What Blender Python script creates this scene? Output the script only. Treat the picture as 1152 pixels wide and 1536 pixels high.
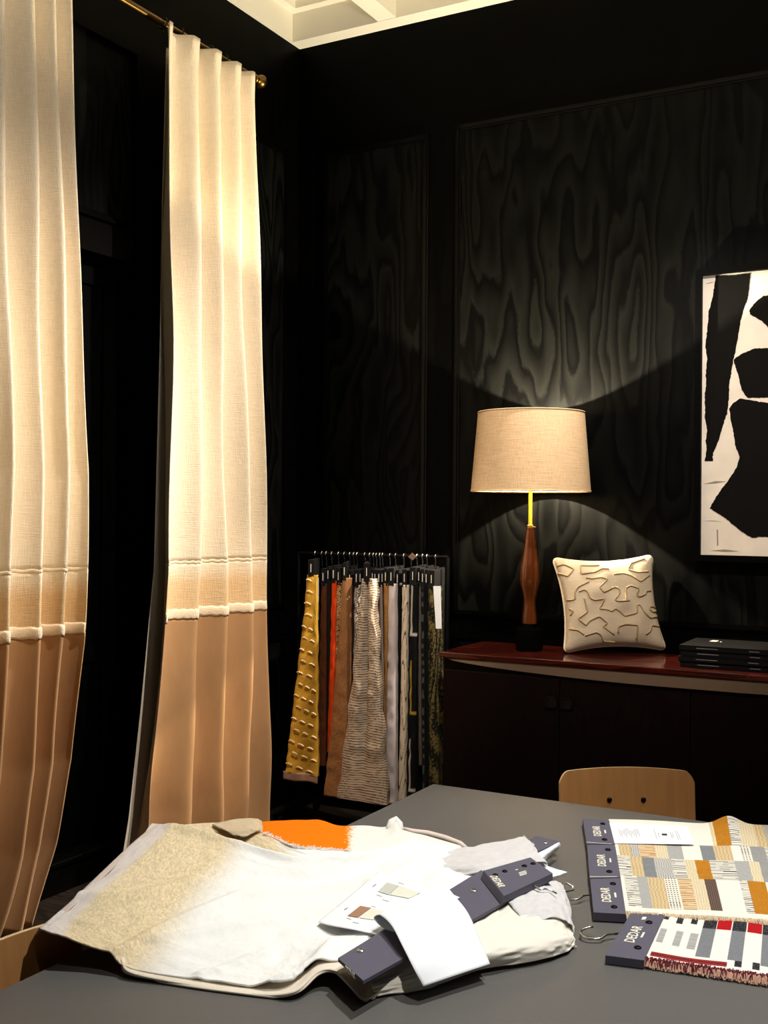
import bpy, bmesh, math, random
import numpy as np
from mathutils import Matrix, Vector
random.seed(7); rng = np.random.default_rng(7)
for o in list(bpy.data.objects): bpy.data.objects.remove(o)
SC = bpy.context.scene
COL = SC.collection

# ------------------------------------------------------------------ camera
F = 1662.573; PIT = -7.947e-4; ROL = 7.72226e-3; YAW = .5015684; H = 1.55
c_, s_ = math.cos(YAW), math.sin(YAW)
r0 = np.array([c_, s_, 0]); f0 = np.array([-s_, c_, 0]); z0 = np.array([0, 0, 1.])
fw = f0*math.cos(PIT) - z0*math.sin(PIT); up = f0*math.sin(PIT) + z0*math.cos(PIT)
CR = r0*math.cos(ROL) + up*math.sin(ROL); CU = -r0*math.sin(ROL) + up*math.cos(ROL)
CO = np.array([0, 0, H])
def ray(x, y): return fw + CR*(x-576)/F - CU*(y-768)/F
def onz(x, y, Z): d = ray(x, y); return CO + d*(Z-H)/d[2]
def ony(x, y, Y): d = ray(x, y); return CO + d*Y/d[1]
def onx(x, y, X): d = ray(x, y); return CO + d*X/d[0]
cam_data = bpy.data.cameras.new('camera'); cam = bpy.data.objects.new('camera', cam_data); COL.objects.link(cam)
cam_data.sensor_fit = 'VERTICAL'; cam_data.sensor_height = 36; cam_data.sensor_width = 27
cam_data.lens = F/1536*36; cam_data.clip_start = .05
m = Matrix.Identity(4)
for i in range(3):
    m[i][0] = CR[i]; m[i][1] = CU[i]; m[i][2] = -fw[i]; m[i][3] = CO[i]
cam.matrix_world = m
SC.camera = cam

# ------------------------------------------------------------------ world, lights, exposure
w = bpy.data.worlds.new('world'); SC.world = w; w.use_nodes = True
w.node_tree.nodes['Background'].inputs[0].default_value = (.02, .02, .02, 1)
w.node_tree.nodes['Background'].inputs[1].default_value = .3
SC.view_settings.view_transform = 'Standard'; SC.view_settings.look = 'None'
SC.view_settings.exposure = 0; SC.view_settings.gamma = 1
SC.view_settings.use_curve_mapping = False
def spot(name, loc, aim, power, color, angle, blend, radius=.035):
    d = bpy.data.lights.new(name, 'SPOT'); d.energy = power; d.color = color
    d.spot_size = math.radians(angle); d.spot_blend = blend; d.shadow_soft_size = radius
    o = bpy.data.objects.new(name, d); COL.objects.link(o); o.location = loc
    o.rotation_euler = (Vector(aim)-Vector(loc)).to_track_quat('-Z', 'Y').to_euler()
    return o
spot('ceiling_spot_table', (-.35, 2.75, 3.85), (-1.0, 1.8, .74), 330, (.99, 1, 1), 54, .6)
spot('ceiling_spot_samples', (.35, 1.2, 3.85), (-.45, 2.2, .74), 190, (1, .97, .93), 44, .6)
spot('ceiling_spot_curtain', (-.9, 4.45, 3.85), (-3.1, 4.0, 1.15), 620, (1, .92, .82), 68, 1)
spot('ceiling_spot_curtain_near', (-.9, 3.55, 3.85), (-3.1, 2.85, 1.3), 560, (1, .92, .82), 58, 1)
spot('ceiling_spot_artwork', (-.9, 2.6, 3.8), (-1.35, 5.0, 1.55), 330, (1, .9, .78), 44, .7)
spot('ceiling_spot_rack', (-1.5, 2.7, 3.8), (-2.65, 4.6, .75), 330, (1, .9, .78), 26, .6)
spot('added_ceiling_fill', (-.6, 2.2, 2.75), (-2.4, 4.4, 4.4), 85, (1, .97, .92), 150, 1, .2)  # added unseen fill aimed up to brighten the ceiling, no fixture there

# ------------------------------------------------------------------ helpers: materials
def lin(c):
    return tuple(((v/255)/12.92 if v/255 <= .04045 else ((v/255+.055)/1.055)**2.4) for v in c)
MATS = {}
def mat(name, col=(128, 128, 128), rough=.6, metal=0, spec=.5, bump=None, vary=None, attr=False, sheen=0, coat=0, emit=None):
    """bump=(scale,strength,stretch xyz)  vary=(scale,amount,stretch)"""
    if name in MATS: return MATS[name]
    m = bpy.data.materials.new(name); m.use_nodes = True; MATS[name] = m
    nt = m.node_tree; n = nt.nodes; l = nt.links; b = n['Principled BSDF']
    b.inputs['Roughness'].default_value = rough; b.inputs['Metallic'].default_value = metal
    b.inputs['Specular IOR Level'].default_value = spec
    if sheen: b.inputs['Sheen Weight'].default_value = sheen; b.inputs['Sheen Roughness'].default_value = .4
    if coat: b.inputs['Coat Weight'].default_value = coat; b.inputs['Coat Roughness'].default_value = .1
    src = None
    if attr:
        a = n.new('ShaderNodeVertexColor'); a.layer_name = 'Col'; src = a.outputs[0]
    else:
        b.inputs['Base Color'].default_value = (*lin(col), 1)
    tc = n.new('ShaderNodeTexCoord')
    def noise(scale, stretch, detail=4):
        mp = n.new('ShaderNodeMapping'); mp.inputs['Scale'].default_value = stretch
        l.new(tc.outputs['Object'], mp.inputs[0])
        t = n.new('ShaderNodeTexNoise'); t.inputs['Scale'].default_value = scale; t.inputs['Detail'].default_value = detail
        l.new(mp.outputs[0], t.inputs[0]); return t.outputs[0]
    if vary:
        f = noise(vary[0], vary[2] if len(vary) > 2 else (1, 1, 1))
        r = n.new('ShaderNodeMapRange'); r.inputs[1].default_value = .25; r.inputs[2].default_value = .75
        r.inputs[3].default_value = 1-vary[1]; r.inputs[4].default_value = 1+vary[1]; l.new(f, r.inputs[0])
        mx = n.new('ShaderNodeVectorMath'); mx.operation = 'SCALE'
        if src: l.new(src, mx.inputs[0])
        else: mx.inputs[0].default_value = lin(col)
        l.new(r.outputs[0], mx.inputs['Scale']); src = mx.outputs[0]
    if src: l.new(src, b.inputs['Base Color'])
    if bump:
        f = noise(bump[0], bump[2] if len(bump) > 2 else (1, 1, 1))
        bp = n.new('ShaderNodeBump'); bp.inputs['Strength'].default_value = bump[1]; bp.inputs['Distance'].default_value = .004
        l.new(f, bp.inputs['Height']); l.new(bp.outputs[0], b.inputs['Normal'])
    if emit:
        b.inputs['Emission Color'].default_value = (*lin(emit[0]), 1); b.inputs['Emission Strength'].default_value = emit[1]
    return m
def wood(name, dark, light, rough, spec=.5, scale=1.0, axis='Z', coat=0, contrast=(.35, .65), bumps=.15):
    """figured wood: stretched, distorted rings"""
    if name in MATS: return MATS[name]
    m = bpy.data.materials.new(name); m.use_nodes = True; MATS[name] = m
    nt = m.node_tree; n = nt.nodes; l = nt.links; b = n['Principled BSDF']
    tc = n.new('ShaderNodeTexCoord'); mp = n.new('ShaderNodeMapping')
    st = {'Z': (3.2, 3.2, .75), 'X': (.55, 4, 4), 'Y': (4, .55, 4)}[axis]
    mp.inputs['Scale'].default_value = [v*scale for v in st]; l.new(tc.outputs['Object'], mp.inputs[0])
    a = n.new('ShaderNodeTexNoise'); a.inputs['Scale'].default_value = 1.1; a.inputs['Detail'].default_value = 2.5; a.inputs['Roughness'].default_value = .45
    l.new(mp.outputs[0], a.inputs[0])
    k = n.new('ShaderNodeMath'); k.operation = 'MULTIPLY'; k.inputs[1].default_value = 13; l.new(a.outputs[0], k.inputs[0])
    fr = n.new('ShaderNodeMath'); fr.operation = 'FRACT'; l.new(k.outputs[0], fr.inputs[0])
    g = n.new('ShaderNodeTexNoise'); g.inputs['Scale'].default_value = 60; l.new(mp.outputs[0], g.inputs[0])
    ad = n.new('ShaderNodeMath'); ad.operation = 'MULTIPLY_ADD'; ad.inputs[1].default_value = .35; l.new(g.outputs[0], ad.inputs[0]); l.new(fr.outputs[0], ad.inputs[2])
    cr = n.new('ShaderNodeValToRGB'); e = cr.color_ramp.elements
    e[0].position = contrast[0]-.2; e[0].color = (*lin(dark), 1); e[1].position = contrast[1]+.3; e[1].color = (*lin(light), 1)
    x = e.new(1.0); x.color = (*lin(dark), 1)
    l.new(ad.outputs[0], cr.inputs[0]); l.new(cr.outputs[0], b.inputs['Base Color'])
    bp = n.new('ShaderNodeBump'); bp.inputs['Strength'].default_value = bumps; bp.inputs['Distance'].default_value = .003
    l.new(ad.outputs[0], bp.inputs['Height']); l.new(bp.outputs[0], b.inputs['Normal'])
    b.inputs['Roughness'].default_value = rough; b.inputs['Specular IOR Level'].default_value = spec
    if coat: b.inputs['Coat Weight'].default_value = coat; b.inputs['Coat Roughness'].default_value = .06
    return m
def weave(name, col, rough=.9, scale=900, amt=.25, bstr=.4, attr=False):
    """two crossed thread noises"""
    if name in MATS: return MATS[name]
    m = bpy.data.materials.new(name); m.use_nodes = True; MATS[name] = m
    nt = m.node_tree; n = nt.nodes; l = nt.links; b = n['Principled BSDF']
    b.inputs['Roughness'].default_value = rough; b.inputs['Specular IOR Level'].default_value = .15
    tc = n.new('ShaderNodeTexCoord'); outs = []
    for st in ((.05, .05, 1), (1, 1, .05)):
        mp = n.new('ShaderNodeMapping'); mp.inputs['Scale'].default_value = st; l.new(tc.outputs['Object'], mp.inputs[0])
        t = n.new('ShaderNodeTexNoise'); t.inputs['Scale'].default_value = scale; t.inputs['Detail'].default_value = 3
        l.new(mp.outputs[0], t.inputs[0]); outs.append(t.outputs[0])
    ad = n.new('ShaderNodeMath'); ad.operation = 'ADD'; l.new(outs[0], ad.inputs[0]); l.new(outs[1], ad.inputs[1])
    r = n.new('ShaderNodeMapRange'); r.inputs[1].default_value = .6; r.inputs[2].default_value = 1.4
    r.inputs[3].default_value = 1-amt; r.inputs[4].default_value = 1+amt; l.new(ad.outputs[0], r.inputs[0])
    sc = n.new('ShaderNodeVectorMath'); sc.operation = 'SCALE'; sc.inputs[0].default_value = lin(col)
    if attr:
        a = n.new('ShaderNodeVertexColor'); a.layer_name = 'Col'; l.new(a.outputs[0], sc.inputs[0])
    l.new(r.outputs[0], sc.inputs['Scale']); l.new(sc.outputs[0], b.inputs['Base Color'])
    bp = n.new('ShaderNodeBump'); bp.inputs['Strength'].default_value = bstr; bp.inputs['Distance'].default_value = .003
    l.new(ad.outputs[0], bp.inputs['Height']); l.new(bp.outputs[0], b.inputs['Normal'])
    return m

# ------------------------------------------------------------------ helpers: geometry
def root(name, label, cat, loc=(0, 0, 0), rotz=0, group=None):
    o = bpy.data.objects.new(name, None); COL.objects.link(o)
    o.empty_display_size = .05; o.location = loc; o.rotation_euler = (0, 0, rotz)
    tag(o, label, cat, group); return o
def tag(o, label=None, cat=None, group=None, kind=None):
    if label: o['label'] = label
    if cat: o['category'] = cat
    if group: o['group'] = group
    if kind: o['kind'] = kind
    return o
def obj(name, V, Fc, material, parent=None, world=True, smooth=False, cols=None, label=None, kind=None):
    """world=True: V are world coordinates, made local to an unrotated parent"""
    V = np.asarray(V, float).reshape(-1, 3)
    p = parent; 
    if parent is not None and world:
        off = np.zeros(3)
        while p is not None: off = off + np.array(p.location); p = p.parent
        V = V - off
    me = bpy.data.meshes.new(name); me.from_pydata(V.tolist(), [], [list(map(int, f)) for f in Fc]); me.update()
    bm = bmesh.new(); bm.from_mesh(me); bmesh.ops.recalc_face_normals(bm, faces=bm.faces); bm.to_mesh(me); bm.free()
    me.materials.append(material if not isinstance(material, str) else MATS[material])
    if smooth:
        me.polygons.foreach_set('use_smooth', [True]*len(me.polygons))
        if smooth == 'auto':
            try: me.set_sharp_from_angle(angle=math.radians(40))
            except Exception: pass
    if cols is not None:
        at = me.color_attributes.new('Col', 'FLOAT_COLOR', 'POINT')
        a = np.ones((len(V), 4)); a[:, :3] = np.asarray(cols)[:, :3]; at.data.foreach_set('color', a.ravel())
    o = bpy.data.objects.new(name, me); COL.objects.link(o)
    if parent is not None: o.parent = parent
    if label: o['label'] = label
    if kind: o['kind'] = kind
    return o
class MB:
    def __init__(s): s.v = []; s.f = []
    def add(s, V, Fc):
        n = len(s.v); s.v += [tuple(p) for p in V]; s.f += [[i+n for i in f] for f in Fc]; return s
    def box(s, a, b):
        (x0, y0, z0_), (x1, y1, z1) = a, b
        V = [(x, y, z) for x in (x0, x1) for y in (y0, y1) for z in (z0_, z1)]
        return s.add(V, [(0, 1, 3, 2), (4, 6, 7, 5), (0, 4, 5, 1), (2, 3, 7, 6), (0, 2, 6, 4), (1, 5, 7, 3)])
    def bbox(s, a, b, r=.004):
        """bevelled box (chamfered edges)"""
        bm = bmesh.new(); bmesh.ops.create_cube(bm, size=1)
        a = np.array(a, float); b = np.array(b, float)
        for v in bm.verts: v.co = Vector((a+b)/2 + np.array(v.co)*(b-a))
        bmesh.ops.bevel(bm, geom=list(bm.edges), offset=r, segments=2, affect='EDGES', profile=.5)
        bm.verts.index_update()
        s.add([tuple(v.co) for v in bm.verts], [[v.index for v in f.verts] for f in bm.faces]); bm.free(); return s
    def tube(s, P, r, n=8, closed=False):
        P = [np.array(p, float) for p in P]; N = len(P); rr = r if hasattr(r, '__len__') else [r]*N
        V = []; Fc = []
        ref = None
        for i in range(N):
            a = P[(i-1) % N] if (closed or i > 0) else P[i]; b = P[(i+1) % N] if (closed or i < N-1) else P[i]
            t = (b-a)/(np.linalg.norm(b-a)+1e-12)
            if ref is None: ref = np.array([0, 0, 1.]) if abs(t[2]) < .9 else np.array([1., 0, 0])
            u = np.cross(t, ref); u /= np.linalg.norm(u)+1e-12; ref = np.cross(u, t); 
            for k in range(n):
                an = 2*math.pi*k/n; V.append(P[i]+rr[i]*(math.cos(an)*u+math.sin(an)*ref))
        M = N if closed else N-1
        for i in range(M):
            j = (i+1) % N
            for k in range(n): Fc.append((i*n+k, i*n+(k+1) % n, j*n+(k+1) % n, j*n+k))
        if not closed: Fc.append(list(range(n))[::-1]); Fc.append([(N-1)*n+k for k in range(n)])
        return s.add(V, Fc)
    def lathe(s, prof, c, n=40, closed=False):
        V = []; Fc = []
        for (r, z) in prof:
            for k in range(n): V.append((c[0]+r*math.cos(2*math.pi*k/n), c[1]+r*math.sin(2*math.pi*k/n), c[2]+z))
        M = len(prof)
        for i in range(M if closed else M-1):
            j = (i+1) % M
            for k in range(n): Fc.append((i*n+k, i*n+(k+1) % n, j*n+(k+1) % n, j*n+k))
        if not closed:
            Fc.append(list(range(n))[::-1]); Fc.append([(M-1)*n+k for k in range(n)])
        return s.add(V, Fc)
    def prism(s, poly, y0, y1, axis='Y'):
        """polygon in (a,b) extruded along axis"""
        n = len(poly); V = []
        for t in (y0, y1):
            for (a, b) in poly: V.append({'Y': (a, t, b), 'X': (t, a, b), 'Z': (a, b, t)}[axis])
        return s.add(V, [list(range(n))[::-1], list(range(n, 2*n))] + [(i, (i+1) % n, n+(i+1) % n, n+i) for i in range(n)])
    def obj(s, name, material, parent=None, **k): return obj(name, s.v, s.f, material, parent, **k)
def catmull(P, n):
    """resample rows of P (m,...) to n samples with Catmull-Rom"""
    P = np.asarray(P, float); m_ = len(P)
    Q = np.concatenate([[2*P[0]-P[1]], P, [2*P[-1]-P[-2]]])
    t = np.linspace(0, m_-1-1e-9, n); i = t.astype(int); f = (t-i).reshape((-1,)+(1,)*(P.ndim-1))
    a, b, c, d = Q[i], Q[i+1], Q[i+2], Q[i+3]
    return .5*(2*b+(c-a)*f+(2*a-5*b+4*c-d)*f*f+(3*b-a-3*c+d)*f**3)
def gridsurf(ctrl, nu, nv):
    """ctrl rows x cols x 3 -> nv x nu x 3"""
    A = catmull(np.asarray(ctrl, float), nv)
    return catmull(A.transpose(1, 0, 2), nu).transpose(1, 0, 2)
def gnormals(G):
    du = np.gradient(G, axis=1); dv = np.gradient(G, axis=0)
    n = np.cross(du, dv); n /= np.linalg.norm(n, axis=2, keepdims=True)+1e-12
    return n
def shell(G, thick, flip=1):
    """closed solid from grid G with thickness below it -> V,F, uv of verts"""
    nv, nu = G.shape[:2]; N = gnormals(G)
    V = np.concatenate([G.reshape(-1, 3), (G-flip*thick*N).reshape(-1, 3)]); K = nu*nv; Fc = []
    idx = np.arange(K).reshape(nv, nu)
    q = np.stack([idx[:-1, :-1], idx[:-1, 1:], idx[1:, 1:], idx[1:, :-1]], -1).reshape(-1, 4)
    Fc = q.tolist() + (q[:, ::-1]+K).tolist()
    b = list(idx[0, :]) + list(idx[1:, -1]) + list(idx[-1, -2::-1]) + list(idx[-2:0:-1, 0])
    for i in range(len(b)):
        a, c = b[i], b[(i+1) % len(b)]; Fc.append([a, a+K, c+K, c])
    u, v = np.meshgrid(np.linspace(0, 1, nu), np.linspace(0, 1, nv))
    uv = np.stack([u.ravel(), v.ravel()], 1)
    return V, Fc, np.concatenate([uv, uv])
def smoothnoise(nv, nu, cells_v, cells_u, seed):
    r = np.random.default_rng(seed); c = r.normal(size=(cells_v, cells_u))
    return catmull(catmull(c, nv).T, nu).T
def pxgrid(rows): return np.array([[onz(*p) for p in r] for r in rows])
def ribbon_text(txt, size, material, parent, pos, xdir, ydir, name='lettering', bold=0.0, ext=.0004):
    """text lying in the plane xdir/ydir, centred at pos"""
    cu = bpy.data.curves.new('t', 'FONT'); cu.body = txt; cu.size = size; cu.align_x = 'CENTER'; cu.align_y = 'CENTER'
    cu.extrude = ext; cu.offset = bold; cu.resolution_u = 2
    to = bpy.data.objects.new('t', cu); COL.objects.link(to)
    bpy.context.view_layer.update()
    me = bpy.data.meshes.new_from_object(to.evaluated_get(bpy.context.evaluated_depsgraph_get()))
    V = np.array([v.co for v in me.vertices]); Fc = [list(p.vertices) for p in me.polygons]
    bpy.data.objects.remove(to); bpy.data.curves.remove(cu); bpy.data.meshes.remove(me)
    x = np.array(xdir, float); x /= np.linalg.norm(x); y = np.array(ydir, float); y -= x*(x@y); y /= np.linalg.norm(y); n = np.cross(x, y)
    W = np.array(pos)+V[:, :1]*x+V[:, 1:2]*y+V[:, 2:3]*n
    return obj(name, W, Fc, material, parent)
def quadpatch(name, q, material, parent, h=.0006, up_=(0, 0, 1)):
    """thin flat print: q = 4 world points"""
    q = np.array(q, float); n = np.cross(q[1]-q[0], q[3]-q[0]); n /= np.linalg.norm(n)
    if n@np.array(up_) < 0: n = -n
    V = np.concatenate([q, q+n*h]); return obj(name, V, [(3, 2, 1, 0), (4, 5, 6, 7), (0, 1, 5, 4), (1, 2, 6, 5), (2, 3, 7, 6), (3, 0, 4, 7)], material, parent)

# ------------------------------------------------------------------ materials
K = .906                                    # the room stands at this fraction of the first scale estimate
WX, WY, CZ = -3.30, 5.03, 4.055
M_black = wood('black_lacquered_wood', (.6, .6, .5), (2, 2, 1.6), .45, spec=.04, scale=1.0)
M_panel = wood('black_stained_oak', (1.2, 1.2, 1.0), (10.5, 10.5, 8.8), .45, spec=.06, scale=1.15, contrast=(.3, .55), bumps=.25)
M_ceil = mat('white_ceiling_paint', (226, 220, 204), .8, vary=(3, .04))
M_trim = mat('black_moulding_lacquer', (1.5, 1.5, 1.5), .3, spec=.13)
M_floor = wood('dark_oak_floor', (14, 10, 8), (34, 25, 19), .4, axis='X', scale=2)
M_table = mat('grey_linoleum', (94, 92, 89), .45, spec=.3, vary=(220, .06), bump=(400, .05))
M_tedge = mat('table_edge_black', (28, 27, 26), .5)
M_steel = mat('brushed_steel', (190, 188, 184), .25, 1)
M_chrome = mat('chrome', (225, 225, 225), .12, 1)
M_brass = mat('aged_brass', (120, 92, 48), .35, 1)
M_bronze = mat('dark_bronze', (50, 36, 22), .4, .8)
M_blackm = mat('black_metal', (2, 2, 2), .5, spec=.12)
M_card = mat('navy_card', (84, 81, 96), .75, vary=(500, .05))
M_cardd = mat('dark_card', (17, 15, 17), .75, spec=.2)
M_ink = mat('cream_print', (236, 230, 210), .8)
M_inkd = mat('dark_print', (40, 40, 42), .8)
M_inkg = mat('grey_print', (150, 150, 150), .8)
M_paper = mat('white_paper', (238, 240, 243), .8)
M_cream = weave('cream_wool', (240, 224, 198), scale=420, amt=.10, bstr=.8)
M_beigeband = weave('beige_wool', (224, 194, 150), scale=420, amt=.14, bstr=.8, attr=True)
M_fuzz = mat('brushed_wool_seam', (238, 218, 186), .95, bump=(260, .9), sheen=.5)
M_velvet = mat('tan_velvet', (170, 130, 90), .9, spec=.1, sheen=.25, vary=(30, .05, (1, 1, .3)), bump=(500, .2))
M_lining = mat('curtain_lining', (196, 186, 168), .9)

# ------------------------------------------------------------------ room shell
fl = MB().box((WX-.3, -2.3, -.1), (3.3, WY+.15, -.004)).obj('floor', M_floor); tag(fl, kind='structure')
for i in range(50):                          # floorboards, laid along the back wall, joints recessed
    y0 = -2.3+i*.147
    cuts = [WX]+sorted(WX+6.45*(k+.25+.5*((i*37+k*17) % 10)/10)/4 for k in range(4))+[3.15]
    for a, b in zip(cuts[:-1], cuts[1:]):
        if b-a > .05 and y0+.144 < WY: MB().box((a+.001, y0+.0015, -.004), (b-.001, y0+.1455, 0)).obj('plank', M_floor, fl)
wb = MB().box((WX-.3, WY, 0), (3.3, WY+.15, CZ+.4)).obj('wall_back', M_black); tag(wb, kind='structure')
wr = MB().box((3.15, -2.3, 0), (3.3, WY, CZ+.4)).obj('wall_right', M_black); tag(wr, kind='structure')
wf = MB().box((WX-.3, -2.45, 0), (3.3, -2.3, CZ+.4)).obj('wall_front', M_black); tag(wf, kind='structure')
OY0, OY1, OZ = 1.9, 3.735, 3.55             # the recessed doorway in the left wall
wl = MB().box((WX-.3, OY1, 0), (WX, WY, CZ+.4)).box((WX-.3, -2.3, 0), (WX, OY0, CZ+.4)).box((WX-.3, OY0, OZ), (WX, OY1, CZ+.4)).obj('wall_left', M_black)
tag(wl, kind='structure')
def moulding(parent, plane, a0, a1, z0_, z1, w=.03, d=.014):
    """rectangular panel moulding on the back wall ('Y') or left wall ('X'); each side one piece; stepped profile"""
    def piece(a, b):
        mb = MB()
        for (ins, dep) in ((0, d*.55), (w*.3, d), (w*.62, d*.6)):
            horiz = abs(b[0]-a[0]) > abs(b[1]-a[1])
            ww = {0: w, 1: w*.35, 2: w*.25}[(0, w*.3, w*.62).index(ins)]
            lo = (min(a[0], b[0]), min(a[1], b[1])); hi = (max(a[0], b[0]), max(a[1], b[1]))
            if horiz: A, B = (lo[0], lo[1]+ins), (hi[0], lo[1]+ins+ww)
            else: A, B = (lo[0]+ins, lo[1]), (lo[0]+ins+ww, hi[1])
            if plane == 'Y': mb.box((A[0], WY-dep, A[1]), (B[0], WY+.001, B[1]))
            else: mb.box((WX-.001, A[0], A[1]), (WX+dep, B[0], B[1]))
        mb.obj('panel_moulding', M_trim, parent)
    piece((a0, z0_), (a1, z0_)); piece((a0, z1-w), (a1, z1-w)); piece((a0, z0_), (a0, z1)); piece((a1-w, z0_), (a1-w, z1))
    q = MB()
    if plane == 'Y': q.box((a0+w, WY-.002, z0_+w), (a1-w, WY+.001, z1-w))
    else: q.box((WX-.001, a0+w, z0_+w), (WX+.002, a1-w, z1-w))
    q.obj('panel', M_panel, parent)
moulding(wb, 'Y', -2.362, .55, 1.04, 3.49); moulding(wb, 'Y', -3.138, -2.512, 1.04, 3.47)
moulding(wb, 'Y', .75, 3.0, 1.04, 3.49)
for a, b in ((-2.362, .55), (-3.138, -2.512), (.75, 3.0)): moulding(wb, 'Y', a, b, .22, .95)
moulding(wl, 'X', 4.42, 4.915, 1.04, 3.47); moulding(wl, 'X', 4.42, 4.915, .22, .9)
MB().box((WX-.001, 3.76, .905), (WX+.012, WY-.015, .925)).obj('dado_rail', M_black, wl)
for nm, a, b in (('baseboard_back', (WX+.018, WY-.018, 0), (3.15, WY, .14)), ('baseboard_left', (WX, OY1, 0), (WX+.018, WY-.018, .14))):
    tag(MB().box(a, b).obj(nm, M_black), kind='structure')
# doorway: transom panel, ledge, lintel, leaf
dr = bpy.data.objects.new('door_1', None); COL.objects.link(dr); dr.location = (WX-.06, (OY0+OY1)/2, 0); tag(dr, kind='structure')
MB().box((WX-.06, OY0, 2.815), (WX-.03, OY1, OZ)).obj('transom_panel', M_panel, dr)
MB().box((WX-.06, OY0, 2.778), (WX+.004, OY1, 2.79)).box((WX-.06, OY0, 2.79), (WX-.008, OY1, 2.803)).box((WX-.06, OY0, 2.803), (WX-.018, OY1, 2.815)).obj('transom_ledge', M_black, dr)
MB().box((WX-.06, OY0, 2.636), (WX-.012, OY1, 2.778)).obj('lintel', mat('dark_brown_wood', (5, 3, 2), .6, spec=.04), dr)
lf = MB()
for a, b in ((OY0, OY0+.1), ((OY0+OY1)/2-.06, (OY0+OY1)/2+.06), (OY1-.1, OY1)): lf.box((WX-.13, a, 0), (WX-.09, b, 2.636))
for z in (0, .9, 2.52): lf.box((WX-.128, OY0, z), (WX-.092, OY1, z+.116))
lf.obj('door_leaf', M_black, dr)
for a, b in ((OY0+.1, (OY0+OY1)/2-.06), ((OY0+OY1)/2+.06, OY1-.1)):
    for z, zz in ((.116, .9), (1.016, 2.52)): MB().box((WX-.118, a, z), (WX-.104, b, zz)).obj('door_panel', M_black, dr)
MB().tube([(WX-.09, 2.74, 1.05), (WX-.05, 2.74, 1.05), (WX-.05, 2.64, 1.05)], .009).obj('door_handle', M_bronze, dr)
MB().box((WX-.3, OY0, 0), (WX-.14, OY1, OZ)).obj('door_backing', M_black, dr)
# low black step in front of the doorway
st = root('door_step', 'low black wooden step in the doorway between the two curtains', 'step', (WX+.1, 3.3, 0))
MB().bbox((WX-.085, 2.5, 0), (WX+.005, 3.55, .11), .006).obj('riser', M_black, st)
MB().bbox((WX-.085, 2.48, .11), (WX+.018, 3.565, .135), .006).obj('tread', M_black, st)
# coffered ceiling
ce = MB().box((WX-.3, -2.45, CZ+.24), (3.3, WY+.15, CZ+.4)).obj('ceiling', M_ceil); tag(ce, kind='structure')
bx0 = -2.765; bw = .105
MB().box((WX, WY-.095, CZ), (3.15, WY, CZ+.24)).obj('border_beam', M_ceil, ce)
MB().box((WX, -2.3, CZ), (WX+.015, WY-.095, CZ+.24)).obj('border_beam', M_ceil, ce)
xs = [bx0+i*.98 for i in range(6)]
ys = [WY-.095-.98*(i+1) for i in range(7)]
for x in xs: MB().box((x, -2.3, CZ+.004), (x+bw, WY-.095, CZ+.24)).obj('beam', M_ceil, ce)
for y in ys: MB().box((WX+.015, y, CZ+.006), (3.15, y+bw, CZ+.24)).obj('beam', M_ceil, ce)
def cofferstep(a, b, y0, y1):
    mb = MB()
    for (ins, zz) in ((0, .15), (.04, .19)):
        A = (a+ins, y0+ins); B = (b-ins, y1-ins); w_ = .05
        mb.box((A[0], A[1], CZ+zz), (B[0], A[1]+w_, CZ+.24)); mb.box((A[0], B[1]-w_, CZ+zz), (B[0], B[1], CZ+.24))
        mb.box((A[0], A[1]+w_, CZ+zz), (A[0]+w_, B[1]-w_, CZ+.24)); mb.box((B[0]-w_, A[1]+w_, CZ+zz), (B[0], B[1]-w_, CZ+.24))
    mb.obj('coffer_moulding', M_ceil, ce)
ex = [WX+.015-bw]+xs
for i in range(3):
    for j in range(2): cofferstep(ex[i]+bw, ex[i+1], (ys[j]+bw), (WY-.095 if j == 0 else ys[j-1]))

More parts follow.
